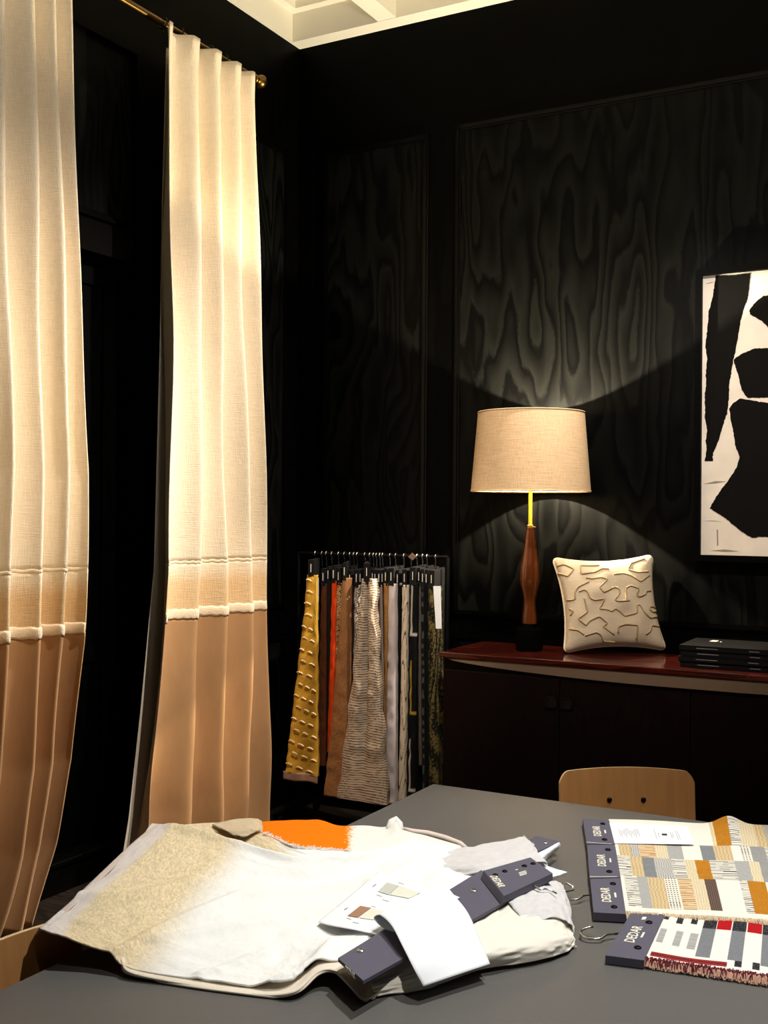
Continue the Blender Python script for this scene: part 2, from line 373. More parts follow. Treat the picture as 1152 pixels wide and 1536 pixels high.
# ------------------------------------------------------------------ curtains
RX, RZ = -3.145, 3.652
def curtain(label, ridges, Yend, zt, zb, Xc, near_lining, seed, ringn, rings_y):
    """ridges: s of every fold crest; Yend(z)->(Y0,Y1)"""
    rt = root('curtain', label, 'curtain', (Xc, sum(Yend(0))/2, 0), group='floor length curtains on the brass rod')
    nu = 150
    s = np.linspace(0, 1, nu); ph = np.interp(s, ridges, np.arange(len(ridges)))
    r = np.random.default_rng(seed); depth = .8+.4*r.random(len(ridges)+1)
    def surf(z_list, out=0.0):
        G = np.zeros((len(z_list), nu, 3))
        for i, z in enumerate(z_list):
            t = (zt-z)/(zt-zb); y0, y1 = Yend(z)
            A = .062*(0.55+.45*min(1, t*4))*(1+.35*max(0, t-.75)/.25)
            shp = (.5+.5*np.cos(2*math.pi*ph))**.8
            head = max(0, 1-t/.035)
            shp = shp*(1-head)+head*np.clip(1.5*np.abs(np.cos(math.pi*ph))**3-.1, 0, 1.1)
            dd = np.interp(ph, np.arange(len(depth)), depth)
            w_ = .010*np.sin(3.1*s*6+z*2.1+seed)+.006*np.sin(9*s+z*5+seed)
            X = Xc+A*2*(shp-1)*dd+w_*min(1, t*3)+out
            Y = y0+(y1-y0)*s + .012*np.sin(2*math.pi*ph)*0 - .018*np.sin(2*math.pi*ph)*min(1, t*2)
            if z < .7: X = X+.010*np.sin(s*23+z*9)*(.7-z)/.7
            G[i, :, 0] = X; G[i, :, 1] = Y; G[i, :, 2] = z
        return G
    z1, z2 = 1.3235, 1.083
    parts = (('cream_panel', M_cream, np.linspace(zt, z1, 90)), ('beige_band', M_beigeband, np.linspace(z1, z2, 14)), ('velvet_panel', M_velvet, np.linspace(z2, zb, 50)))
    for nm, mt, zl in parts:
        V, Fc, uv = shell(surf(zl), .004)
        cc = None
        if nm == 'beige_band':
            k = np.clip((uv[:, 1:2]-.08)/.32, 0, 1); cc = np.array(lin((240, 224, 198)))*(1-k)+np.array(lin((222, 190, 146)))*k
        obj(nm, V, Fc, mt, rt, smooth=True, cols=cc)
    for nm, za, zb_, off in (('seam', z1+.006, z1-.004, .0012), ('brushed_seam', z2+.034, z2-.008, .003)):
        zz = np.linspace(za, zb_, 6); G = surf(zz); N = gnormals(G); N *= np.sign(N[..., :1].mean())
        pf = np.sqrt(np.clip(1-np.linspace(-1, 1, 6)**2, 0, 1))[:, None, None]
        G = G+N*(off*pf+.0005); G[..., 2] += .002*np.sin(np.arange(nu)*1.3+seed)[None, :]
        V, Fc, uv = shell(G, .003+off); obj(nm, V, Fc, M_fuzz, rt, smooth=True)
    # lining hangs just behind, its leading edge showing past the face cloth
    zl = np.linspace(zt-.03, zb+.01, 60); L = np.zeros((60, 40, 3))
    for i, z in enumerate(zl):
        t = (zt-z)/(zt-zb); y0, y1 = Yend(z); sl = np.linspace(0, 1, 40)
        yl = y0+.15-near_lining*t; L[i, :, 0] = Xc-.135-.006*np.sin(sl*30)+.06*max(0, t-.2)*np.exp(-(sl*12)**2); L[i, :, 1] = yl+(y1-.03-yl)*sl; L[i, :, 2] = z
    V, Fc, uv = shell(L, .003); obj('lining', V, Fc, M_lining, rt, smooth=True)
    for y in rings_y:
        P = [(RX+.024*math.sin(a), y+.004*math.cos(a), RZ+.024*math.cos(a)) for a in np.linspace(0, 2*math.pi, 17)[:-1]]
        MB().tube(P, .0035, 6, closed=True).obj('ring', M_bronze, rt, smooth=True)
        MB().tube([(RX, y, RZ-.024), (RX+.004, y, RZ-.04), (RX+.012, y, zt-.02)], .003, 6).obj('hook', M_bronze, rt)
    return rt
def yend2(z):
    a = np.interp(z, [0, .25, .7, 1.05, 1.3, 2.3, 3.2, 3.62], [3.53, 3.585, 3.64, 3.675, 3.70, 3.695, 3.675, 3.665])
    b = np.interp(z, [0, .25, 1.05, 1.3, 2.4, 3.62], [4.475, 4.468, 4.45, 4.44, 4.36, 4.285]); return a, b
def yend1(z):
    b = np.interp(z, [0, .3, .6, 1.05, 1.7, 3.62], [2.95, 3.07, 3.145, 3.195, 3.21, 3.10]); return 2.15, b
curtain('cream and tan curtain beside the corner with its pale lining edge showing', [0, .30, .55, .80, 1.0], yend2, 3.625, .012, -3.07, .19, 3, 6, np.linspace(3.72, 4.26, 6))
curtain('wide cream and tan curtain hanging beyond the plywood chair at the draped cloth', [0, .17, .34, .5, .64, .79, .905, 1.0], yend1, 3.625, .012, -3.07, 0, 5, 8, np.linspace(2.2, 3.1, 8))
rod = root('curtain_rod', 'aged brass curtain rod with round finial above the curtains', 'curtain rod', (RX, 3.2, RZ-.014))
MB().tube([(RX, .9, RZ), (RX, 4.42, RZ)], .014, 16).obj('rod', M_brass, rod, smooth='auto')
MB().lathe([(0.001, -.04), (.016, -.034), (.02, -.02), (.014, -.012), (.018, -.004), (.027, .006), (.030, .02), (.024, .034), (.001, .042)], (0, 0, 0), 20)
fv = MB().lathe([(.013, -.035), (.02, -.03), (.02, -.018), (.014, -.012), (.022, -.004), (.031, .008), (.033, .022), (.026, .036), (.002, .044)], (0, 0, 0), 20)
fv.v = [(RX+x, 4.43+z, RZ+y) for (x, y, z) in fv.v]; fv.obj('finial', M_brass, rod, smooth=True)
for y in (4.36, 1.2):
    MB().tube([(WX, y, RZ-.02), (RX-.012, y, RZ-.02), (RX, y, RZ-.014)], .008, 8).obj('bracket', M_brass, rod)

# ------------------------------------------------------------------ sideboard
SX0, SX1, SY0, SY1, SZ = -2.155, .06, 4.445, 4.93, .934
M_rose = wood('rosewood_gloss', (40, 7, 4), (74, 20, 11), .22, spec=.5, axis='X', scale=1.6, coat=.5)
M_rosed = wood('rosewood_front', (8, 2, 2), (18, 4, 3), .5, spec=.15, axis='Z', scale=2.4)
sb = root('sideboard', 'long dark rosewood sideboard with a taupe lip under its top', 'sideboard', ((SX0+SX1)/2, (SY0+SY1)/2, 0))
MB().bbox((SX0, SY0, SZ-.024), (SX1, SY1, SZ), .004).obj('top', M_rose, sb)
xs_ = np.linspace(0, 1, 60); Lp = SX1-SX0
lip = [(SX0+.03+(Lp-.06)*t, SZ-.0245-.050*min(1, (math.sin(math.pi*t))**.55*1.02)) for t in xs_]
MB().prism([(SX0+.03, SZ-.0245)]+lip[1:-1]+[(SX1-.03, SZ-.0245)], SY0+.006, SY0+.03).obj('lip', mat('taupe_leather', (112, 92, 76), .6, spec=.3), sb)
MB().box((SX0+.012, SY0+.034, .10), (SX1-.012, SY1-.004, SZ-.0245)).obj('carcass', M_rosed, sb)
nd = 4; dw = (SX1-SX0-.03)/nd
for i in range(nd):
    a = SX0+.015+i*dw
    d_ = MB().bbox((a+.002, SY0+.016, .11), (a+dw-.002, SY0+.034, SZ-.078), .002).obj('door', M_rosed, sb)
    hx = -1.585 if i == 0 else -1.49 if i == 1 else (a+dw-.05 if i == 2 else a+.05)
hz = .755
def pull(x, parent):
    mb = MB()
    for A, B in (((x-.024, hz-.024), (x+.024, hz-.019)), ((x-.024, hz+.019), (x+.024, hz+.024)), ((x-.024, hz-.024), (x-.019, hz+.024)), ((x+.019, hz-.024), (x+.024, hz+.024))):
        mb.box((A[0], SY0+.009, A[1]), (B[0], SY0+.017, B[1]))
    mb.box((x-.019, SY0+.013, hz-.019), (x+.019, SY0+.017, hz+.019))
    return mb.obj('handle', mat('dull_nickel', (70, 68, 64), .4, 1), parent)
doors = [o for o in sb.children if o.name.startswith('door')]
hp = ony(824, 1027, SY0)
for i, x in enumerate((ony(825, 1027, SY0)[0], ony(848, 1027, SY0)[0], SX0+.015+3*dw-.05, SX0+.015+3*dw+.05)):
    pull(x, doors[i])
for x in (SX0+.08, SX1-.12):
    for y in (SY0+.07, SY1-.1): MB().bbox((x, y, 0), (x+.04, y+.04, .1), .003).obj('leg', M_rosed, sb)

# ------------------------------------------------------------------ table lamp
LX, LY = -1.833, 4.722
lm = root('table_lamp', 'tall table lamp with a linen drum shade and turned wooden body', 'lamp', (LX, LY, SZ))
def prof(l): return [(r, z) for r, z in l]
MB().lathe([(.055, 0), (.06, .004), (.06, .095), (.056, .1)], (LX, LY, SZ), 40).obj('base', mat('lamp_base_black', (1, 1, 1), .8, spec=.03), lm, smooth='auto')
zb0 = ony(794, 935, LY)[2]; zb1 = ony(796, 792, LY)[2]
hb = zb1-zb0; pr = []
for t, r in ((0, .034), (.06, .033), (.17, .028), (.25, .028), (.34, .037), (.42, .044), (.5, .0455), (.6, .0425), (.72, .034), (.85, .026), (.96, .0195), (1, .0185)):
    pr.append((r, t*hb))
pr = [(float(a), float(b)) for a, b in catmull(np.array(pr), 44)]
MB().lathe([(.02, 0)]+pr+[(.001, hb)], (LX, LY, zb0), 40).obj('body', mat('lamp_walnut', (84, 40, 12), .22, coat=.5, vary=(45, .35, (1, 1, .08))), lm, smooth='auto')
MB().lathe([(.03, 0), (.03, zb0-SZ-.1+.002)], (LX, LY, SZ+.1-.001), 24).obj('neck', M_blackm, lm)
zs0, zs1 = 1.653, 2.008
MB().lathe([(.0085, 0), (.0085, zs0+.09-zb1)], (LX, LY, zb1), 16).obj('stem', mat('yellow_brass', (250, 214, 70), .4, .1), lm, smooth='auto')
MB().lathe([(.012, 0), (.014, .006), (.014, .014), (.009, .018)], (LX, LY, zb1-.002), 20).obj('collar', mat('pale_brass', (190, 160, 90), .4, .6), lm, smooth='auto')
MB().tube([(LX+.012, LY-.006, zb1+.006), (LX+.03, LY-.01, zb1+.004)], .003, 6).obj('switch', M_brass, lm)
rt_, rb_ = .240, .270
M_shade = weave('linen_shade', (206, 174, 136), scale=300, amt=.2, bstr=.3)
MB().lathe([(rb_, zs0), (rt_, zs1), (rt_-.004, zs1), (rb_-.004, zs0)], (LX, LY, 0), 72, closed=True).obj('shade', M_shade, lm, smooth='auto')
MB().lathe([(rb_-.0045, zs0+.001), (rt_-.0045, zs1-.001), (rt_-.006, zs1-.001), (rb_-.006, zs0+.001)], (LX, LY, 0), 72, closed=True).obj('shade_lining', mat('shade_lining', (70, 58, 40), .8), lm, smooth='auto')
for rr, zz in ((rb_, zs0), (rt_, zs1)):
    MB().tube([(LX+rr*math.cos(a), LY+rr*math.sin(a), zz) for a in np.linspace(0, 2*math.pi, 73)[:-1]], .003, 6, closed=True).obj('shade_trim', M_shade, lm, smooth=True)
sp = MB()
for k in range(3):
    a = 2*math.pi*k/3+.4; sp.tube([(LX, LY, zs0+.088), (LX+(rb_-.012)*math.cos(a), LY+(rb_-.012)*math.sin(a), zs0+.05)], .002, 6)
sp.obj('spider', M_brass, lm)
MB().lathe([(.013, .085), (.013, .11), (.016, .112), (.03, .15), (.03, .165), (.018, .185), (.001, .19)], (LX, LY, zs0), 24).obj('bulb', mat('bulb_glass', (255, 240, 200), .4, emit=((255, 205, 120), 6)), lm, smooth=True)
pl = bpy.data.lights.new('lamp_bulb_light', 'POINT'); pl.energy = 300; pl.color = (1, .88, .64); pl.shadow_soft_size = .012
po = bpy.data.objects.new('lamp_bulb_light', pl); COL.objects.link(po); po.location = (LX, LY, zs0+.205)

# ------------------------------------------------------------------ cushion
cu_c = np.array([-1.475, 4.80, 0])
cu_r = r0*math.cos(.10)+f0*math.sin(.10); cu_n = -f0*math.cos(.10)+r0*math.sin(.10); lean = .16
cu_u = np.array([0, 0, 1])*math.cos(lean)-cu_n*math.sin(lean); cu_n = np.cross(cu_r, cu_u)
PS = 1662.573/4.92
cs = lambda x, y: np.array([(x-918)/(F/4.92), (980-y)/(F/4.92)*1.01])
C4 = {k: cs(*v) for k, v in dict(bl=(846, 982), br=(1001, 979), tl=(833, 843), tr=(987, 838)).items()}
NC = 90
a_ = np.linspace(-1, 1, NC); A_, B_ = np.meshgrid(a_, a_)
def cush_uv(A, B):
    A2 = A*(1-.125*(1-B*B)*np.abs(A)**1.5); B2 = B*(1-.13*(1-A*A)*np.abs(B)**1.5)
    c0 = .84                                  # rounded ears
    k = np.clip((np.abs(A2)-c0)/(1-c0), 0, 1); l = np.clip((np.abs(B2)-c0)/(1-c0), 0, 1)
    A2 = np.where(k > 0, np.sign(A2)*(c0+(1-c0)*k*np.sqrt(1-l*l/2)), A2); B2 = np.where(l > 0, np.sign(B2)*(c0+(1-c0)*l*np.sqrt(1-k*k/2)), B2)
    A2 = A2*1.02; B2 = B2*1.02
    u, v = (A2+1)/2, (B2+1)/2
    P = (C4['bl'][None, None]*((1-u)*(1-v))[..., None]+C4['br'][None, None]*(u*(1-v))[..., None]+C4['tl'][None, None]*((1-u)*v)[..., None]+C4['tr'][None, None]*(u*v)[..., None])
    return P
P2 = cush_uv(A_, B_)
puff = .075*((1-A_**2)*(1-B_**2)+1e-9)**.36
puff += .004*smoothnoise(NC, NC, 9, 9, 4)*(1-A_**2)*(1-B_**2)
base = cu_c+np.array([0, 0, SZ+.0135]) + cu_n*0
def cpt(P, d): return base+P[..., :1]*cu_r+P[..., 1:2]*cu_u+d[..., None]*cu_n
Fr = cpt(P2, puff+.004); Bk = cpt(P2, -puff*.75-.004)
cush = root('cushion', 'cream linen cushion embroidered with meandering lines on the sideboard', 'cushion', tuple(base))
idx = np.arange(NC*NC).reshape(NC, NC)
q = np.stack([idx[:-1, :-1], idx[:-1, 1:], idx[1:, 1:], idx[1:, :-1]], -1).reshape(-1, 4); Kc = NC*NC
bd = list(idx[0, :])+list(idx[1:, -1])+list(idx[-1, -2::-1])+list(idx[-2:0:-1, 0])
fc = q.tolist()+(q[:, ::-1]+Kc).tolist()+[[bd[i], bd[i]+Kc, bd[(i+1) % len(bd)]+Kc, bd[(i+1) % len(bd)]] for i in range(len(bd))]
cov = obj('cover', np.concatenate([Fr.reshape(-1, 3), Bk.reshape(-1, 3)]), fc, weave('cushion_linen', (208, 190, 164), scale=500, amt=.08, bstr=.3), cush, smooth=True)
mid = ((Fr+Bk)/2).reshape(-1, 3)
MB().tube([mid[i] for i in bd[::2]], .0055, 8, closed=True).obj('piping', mat('cushion_piping', (236, 222, 198), .85), cush, smooth=True)
lines = [[(105, 150), (165, 140), (245, 185), (185, 250), (110, 215)], [(480, 150), (370, 155), (305, 150), (300, 230), (430, 215), (500, 180), (560, 185)],
 [(345, 265), (400, 275), (480, 262), (540, 280), (455, 350), (490, 400), (600, 350), (640, 365), (640, 410), (590, 465), (620, 480), (730, 470)],
 [(370, 300), (270, 345), (240, 390), (240, 460), (175, 465)],
 [(275, 390), (320, 370), (350, 390), (370, 450), (410, 468), (500, 455), (450, 545), (520, 550), (565, 570), (590, 540), (640, 570), (680, 610), (800, 580), (800, 510), (830, 505), (870, 580), (930, 625), (1030, 605)],
 [(320, 450), (345, 570), (260, 630), (330, 690), (360, 650), (450, 610), (520, 670), (480, 700), (580, 770)],
 [(600, 235), (700, 225), (760, 245), (850, 300), (950, 235)],
 [(700, 470), (700, 360), (750, 335), (830, 365), (800, 410), (820, 440), (900, 410), (895, 385), (950, 380)],
 [(940, 205), (830, 215), (740, 190), (780, 130), (920, 85)], [(620, 760), (620, 700), (690, 680), (800, 690), (795, 810)],
 [(1000, 530), (930, 520), (920, 550), (970, 575), (1000, 555)], [(320, 780), (420, 750), (460, 770), (490, 830), (600, 840)],
 [(1040, 700), (940, 690), (930, 740), (880, 770)], [(190, 720), (260, 730), (310, 770)], [(190, 540), (225, 560), (200, 600)]]
flatP = P2.reshape(-1, 2); flatF = Fr.reshape(-1, 3)
M_emb = mat('embroidery_thread', (184, 158, 120), .8, bump=(900, .5))
for ln in lines:
    pts = np.array([cs(820+x/6.063, 830+y/6.063) for x, y in ln])
    dens = [];
    for i in range(len(pts)-1):
        n = max(2, int(np.linalg.norm(pts[i+1]-pts[i])/.004))
        dens += [pts[i]+(pts[i+1]-pts[i])*t for t in np.linspace(0, 1, n, endpoint=False)]
    dens.append(pts[-1]); dens = np.array(dens)
    for _ in range(3): dens[1:-1] = (dens[:-2]+2*dens[1:-1]+dens[2:])/4
    out = []
    for p in dens:
        d = ((flatP-p)**2).sum(1); k = np.argsort(d)[:6]; w_ = 1/(d[k]+1e-7); off = (flatF[k]*w_[:, None]).sum(0)/w_.sum()
        dep = (off-base)@cu_n; out.append(base+p[0]*cu_r+p[1]*cu_u+(dep+.0006)*cu_n)
    MB().tube(out, .0042, 6).obj('embroidery', M_emb, cov, smooth=True)

# ------------------------------------------------------------------ books / sample boxes on the sideboard
fl0 = onz(1018, 1000, SZ); bd_ = .0225
for i in range(4):
    x0 = fl0[0]+[.004, -.002, .003, 0][i]; y0 = fl0[1]+[.004, 0, .003, .001][i]
    lab = ['black sample book at the bottom of the stack beside the cushion', 'second black sample book from the bottom of the stack', 'third black sample book from the bottom of the stack', 'black sample book on top of the stack with white lettering on its cover'][i]
    bk = root('sample_book', lab, 'book', (x0+.24, y0+.15, SZ+i*bd_), group='black books stacked on the sideboard')
    z = SZ+i*bd_+.0006
    MB().bbox((x0, y0, z), (x0+.48, y0+.30, z+.003), .001).bbox((x0, y0, z+bd_-.005), (x0+.48, y0+.30, z+bd_-.0012), .001).box((x0, y0, z), (x0+.48, y0+.003, z+bd_-.002)).obj('cover', mat('book_black', (11, 10, 12), .6, spec=.15), bk)
    MB().box((x0+.004, y0+.004, z+.003), (x0+.476, y0+.296, z+bd_-.005)).obj('pages', mat('book_pages', (8, 8, 8), .8), bk)
    for a, b in ((.07, .155), (.275, .315)):
        MB().box((x0+a, y0-.0008, z+.010), (x0+b, y0, z+.0125)).obj('spine_print', mat('grey_spine_print', (120, 118, 118), .7), bk)
    if i == 3:
        p = onz(1066, 961, z+bd_)
        for k, (dx, w_) in enumerate(((0, .028), (.04, .008))):
            for r in range(3 if k == 0 else 1):
                MB().box((p[0]+dx, p[1]+r*.018-.02, z+bd_-.0012), (p[0]+dx+w_, p[1]+r*.018-.008, z+bd_-.0006)).obj('cover_print', M_ink, bk)

# ------------------------------------------------------------------ framed artwork
PY = WY-.035
def pp(x, y): p = ony(x, y, PY); return (p[0], p[2])
ax0, az1 = pp(1056, 414); _, az0 = pp(1050, 832); ax0 = pp(1053, 620)[0]; ax1 = ax0+.98
art = root('framed_artwork', 'framed abstract artwork of torn black shapes on white paper', 'artwork', ((ax0+ax1)/2, WY-.02, az0-.03))
MB().box((ax0, PY, az0), (ax1, WY-.012, az1)).obj('paper', mat('aged_white_paper', (238, 226, 212), .75, vary=(9, .08)), art)
fb = .028
for A, B in (((ax0-fb, az0-fb), (ax1+fb, az0)), ((ax0-fb, az1), (ax1+fb, az1+fb)), ((ax0-fb, az0), (ax0, az1)), ((ax1, az0), (ax1+fb, az1))):
    MB().box((A[0], PY-.025, A[1]), (B[0], WY-.006, B[1])).obj('frame_rail', mat('black_frame', (1, 1, 1), .6, spec=.05), art)
c4 = lambda L: [(1020+x/6.144, 370+y/6.144) for x, y in L]
c5 = lambda L: [(1020+x/6.144, 620+y/6.144) for x, y in L]
shapes = [c4([(330, 265), (480, 268), (650, 245), (635, 400), (625, 480), (600, 540), (580, 600), (560, 690), (540, 800), (520, 930), (490, 1050), (480, 1120), (455, 1270), (450, 1400), (436, 1530)])+c5([(420, 40), (375, 190), (340, 290), (320, 340), (300, 400), (305, 440), (230, 440), (245, 330), (238, 250), (250, 150), (230, 40)])+c4([(232, 1480), (226, 1370), (240, 1290), (240, 1150), (250, 1040), (235, 910), (248, 770), (262, 680), (265, 600), (300, 470), (320, 350)]),
 c4([(640, 580), (700, 510), (770, 455), (811, 450), (980, 430), (1010, 560), (960, 700), (811, 745), (760, 690), (650, 625)]),
 c4([(492, 1045), (560, 990), (680, 940), (811, 935), (960, 925), (1060, 1080), (1020, 1330), (811, 1390), (620, 1395), (570, 1320), (535, 1180), (515, 1110)]),
 c4([(452, 1500), (480, 1450), (560, 1400), (680, 1420), (811, 1440), (980, 1430)])+c5([(1150, 80), (1180, 500), (1100, 900), (950, 1150), (811, 1142), (720, 1135), (680, 1148), (620, 1125), (530, 1060), (400, 950), (320, 905), (275, 875), (330, 780), (390, 690), (480, 570), (530, 480), (550, 400), (510, 300), (490, 150), (468, 60), (462, 0)])]
M_artk = mat('torn_black_paper', (13, 11, 10), .8, spec=.1, vary=(40, .25, (3, 1, .2)))
for i, sh in enumerate(shapes):
    P = []
    n = len(sh)
    for j in range(n):                       # subdivide and roughen the torn edge
        a = np.array(sh[j]); b = np.array(sh[(j+1) % n]); kk = max(1, int(np.linalg.norm(b-a)/2.5))
        for t in range(kk): P.append(a+(b-a)*t/kk+rng.normal(size=2)*.35)
    poly = [pp(*p) for p in P]; poly = [(min(max(x, ax0+.002), ax1-.003), z) for x, z in poly]
    MB().prism(poly, PY-.0015-.0004*i, PY+.0005).obj('torn_shape', M_artk, art)
M_smear = mat('grey_paint_smear', (150, 138, 126), .8)
for x0, y0, x1, y1, dy in ((1056, 726, 1090, 722, 2.5), (1066, 826, 1109, 827, 2.5), (1054, 781, 1082, 782, .6), (1058, 426, 1072, 423, .8)):
    MB().prism([pp(x0, y0), pp((x0+x1)/2, (y0+y1)/2-dy), pp(x1, y1), pp((x0+x1)/2, (y0+y1)/2+dy*.5)], PY-.001, PY+.0005).obj('paint_smear', M_smear, art)
MB().prism([pp(1075, 795), pp(1077, 794), pp(1077.5, 818), pp(1075.5, 819)], PY-.001, PY+.0005).obj('paint_smear', M_smear, art)

# ------------------------------------------------------------------ hanging rack with fabric hangers
RY = 4.711; rz = ony(560, 833, RY)[2]; rxa = ony(448, 833, RY)[0]; rxb = ony(671, 834, RY)[0]
rk = root('hanging_rack', 'black metal hanging rail full of fabric samples in the corner', 'rack', ((rxa+rxb)/2, RY, 0))
MB().tube([(rxa, RY, rz), (rxb, RY, rz)], .009, 12).obj('rail', M_blackm, rk, smooth='auto')
for x in (rxa, rxb):
    MB().tube([(x, RY, .05), (x, RY, rz)], .011, 12).obj('upright', M_blackm, rk, smooth='auto')
    MB().tube([(x, RY-.2, .06), (x, RY+.2, .06)], .012, 10).obj('foot_bar', M_blackm, rk)
    for y in (RY-.19, RY+.19):
        w_ = MB().lathe([(.018, -.012), (.025, -.008), (.025, .008), (.018, .012)], (0, 0, 0), 14); w_.v = [(x+c, y+a, .025+b) for a, b, c in w_.v]; w_.obj('caster', M_blackm, rk)
MB().tube([(rxa, RY, .10), (rxb, RY, .10)], .009, 10).obj('lower_bar', M_blackm, rk)
def L3(*c): return np.array(lin(c))
def pat_plain(c, am=.06):
    def f(s, t, r): return L3(*c)*(1+am*r)
    return f
def pat_gold(s, t, r):
    c = L3(196, 150, 52)*(1+.30*math.sin(s*15+t*3))*(1+.15*r); return c
def pat_stripe(s, t, r):
    v = math.sin(t*560+2.2*math.sin(s*9+t*23)+.8*r); return L3(196, 176, 154) if v > -.45 else L3(92, 72, 58)
def pat_speck(a, b):
    def f(s, t, r): return L3(*a) if math.sin(t*420+s*30+2*r)+.5*math.sin(s*70) > 0 else L3(*b)
    return f
def pat_vert(a, b, c):
    def f(s, t, r): k = int(s*9) % 3; return L3(*(a, b, c)[k])*(1+.1*r)
    return f
def pat_branch(s, t, r):
    return L3(90, 74, 62) if (math.sin(t*46+4*math.sin(s*11+t*7)) > .93) else L3(206, 188, 164)*(1+.05*r)
def pat_teal(s, t, r):
    return L3(60, 68, 64) if (.42 < s < .56 and math.sin(t*120+3*math.sin(t*17)) > .1) else L3(12, 13, 14)
def pat_olive(s, t, r):
    v = math.sin(s*22+5*math.sin(t*9+s*4)+2*r); return L3(96, 84, 46) if v > .45 else L3(18, 17, 11)
def pat_dash(s, t, r):
    on = (.44 < s < .50 and (t % .36) < .24) or (.44 < s < .70 and .232 < (t % .36) < .245)
    if on: return L3(168, 160, 150) if int(t/.36) % 2 == 0 else L3(150, 120, 44)
    return L3(9, 9, 10)
# hook px, (xl,xr) at top, (xl,xr) at bottom, y top, y bottom, front Y, back depth, header front px width, pattern, label, tag
HG = [
 (474, (461, 473), (428, 477), 864, 1160, 4.50, .02, pat_gold, 'gold fabric sample hanger with rows of pale ruffled tufts', 'gold'),
 (484, (481, 489), (474, 487), 877, 1150, 4.57, .22, pat_plain((84, 44, 22), .25), 'dark brown suede fabric sample hanger beside the gold one', None),
 (490.7, (490, 495), (489, 494), 874, 1150, 4.58, .22, pat_plain((26, 20, 10)), 'blackish olive fabric sample hanger beside the dark brown suede', None),
 (498.9, (497, 504), (490, 498), 873, 1130, 4.57, .20, pat_plain((206, 62, 14)), 'orange red fabric sample hanger', None),
 (509, (504, 512), (500, 509), 876, 1150, 4.58, .20, pat_speck((190, 158, 112), (78, 54, 30)), 'beige and brown speckled fabric sample hanger', None),
 (517.6, (514, 520), (486, 519), 869, 1195, 4.515, .05, pat_plain((146, 100, 62), .22), 'caramel brown velvet fabric sample hanger flaring wide at its hem', 'tag'),
 (526, (522, 528), (520, 526), 880, 1150, 4.58, .2, pat_plain((52, 36, 28)), 'dark chocolate fabric sample hanger', None),
 (531.8, (531, 539), (528, 536), 879, 1120, 4.57, .2, pat_speck((214, 200, 182), (60, 40, 32)), 'brown and white chevron weave fabric sample hanger', None),
 (536.7, (539.4, 542), (538, 541), 879, 1120, 4.59, .2, pat_plain((60, 30, 22)), 'maroon brown fabric sample hanger behind the chevron weave', None),
 (548.5, (543, 558), (506, 580), 870, 1199, 4.49, .05, pat_stripe, 'taupe fabric sample hanger with fine rippled stripes, flaring widest', 'pleat'),
 (555.7, (557, 561), (566, 571), 878, 1150, 4.60, .18, pat_plain((40, 40, 40)), 'charcoal fabric sample hanger behind the rippled stripes', None),
 (561.4, (561, 565), (572, 576), 879, 1170, 4.59, .2, pat_plain((108, 100, 92)), 'grey fabric sample hanger behind the rippled stripes', None),
 (565.8, (565.4, 572), (573, 579), 879, 1185, 4.58, .2, pat_vert((170, 156, 136), (96, 76, 62), (140, 124, 118)), 'grey and beige vertically striped fabric sample hanger', None),
 (571, (572.4, 575), (578.6, 580.6), 879, 1185, 4.59, .2, pat_plain((74, 48, 40)), 'plum brown fabric sample hanger beside the bronze one', None),
 (575, (575.4, 582), (578, 582), 877, 1190, 4.57, .2, pat_plain((158, 112, 62), .3), 'bronze fabric sample hanger beside the pale lilac one', None),
 (586, (582, 592), (577, 592), 877, 1206, 4.55, .2, pat_plain((196, 182, 180)), 'pale lilac grey fabric sample hanger', None),
 (594.6, (594, 599), (593, 597), 880, 1190, 4.58, .2, pat_plain((16, 18, 20)), 'black fabric sample hanger between the lilac and the branch print', None),
 (607, (603, 611), (597, 606), 879, 1203, 4.56, .2, pat_branch, 'cream fabric sample hanger printed with brown branches', None),
 (617.7, (613, 626), (609, 622), 876, 1200, 4.56, .2, pat_dash, 'black fabric sample hanger with thin white and gold angular lines', 'label'),
 (626.6, (626, 631), (628, 632), 877, 1150, 4.58, .2, pat_plain((86, 74, 64)), 'taupe fabric sample hanger behind the angular lines', None),
 (635, (631.4, 637), (633, 639), 879, 1190, 4.575, .2, pat_teal, 'black fabric sample hanger with a dashed teal stripe', None),
 (641.7, (638, 641.6), (640, 643.5), 880, 1180, 4.59, .2, pat_plain((18, 17, 15)), 'black fabric sample hanger beside the marbled one', None),
 (654.4, (642, 653), (644, 660), 881, 1190, 4.56, .07, pat_olive, 'olive and black marbled fabric sample hanger at the end by the sideboard', 'tagbig')]
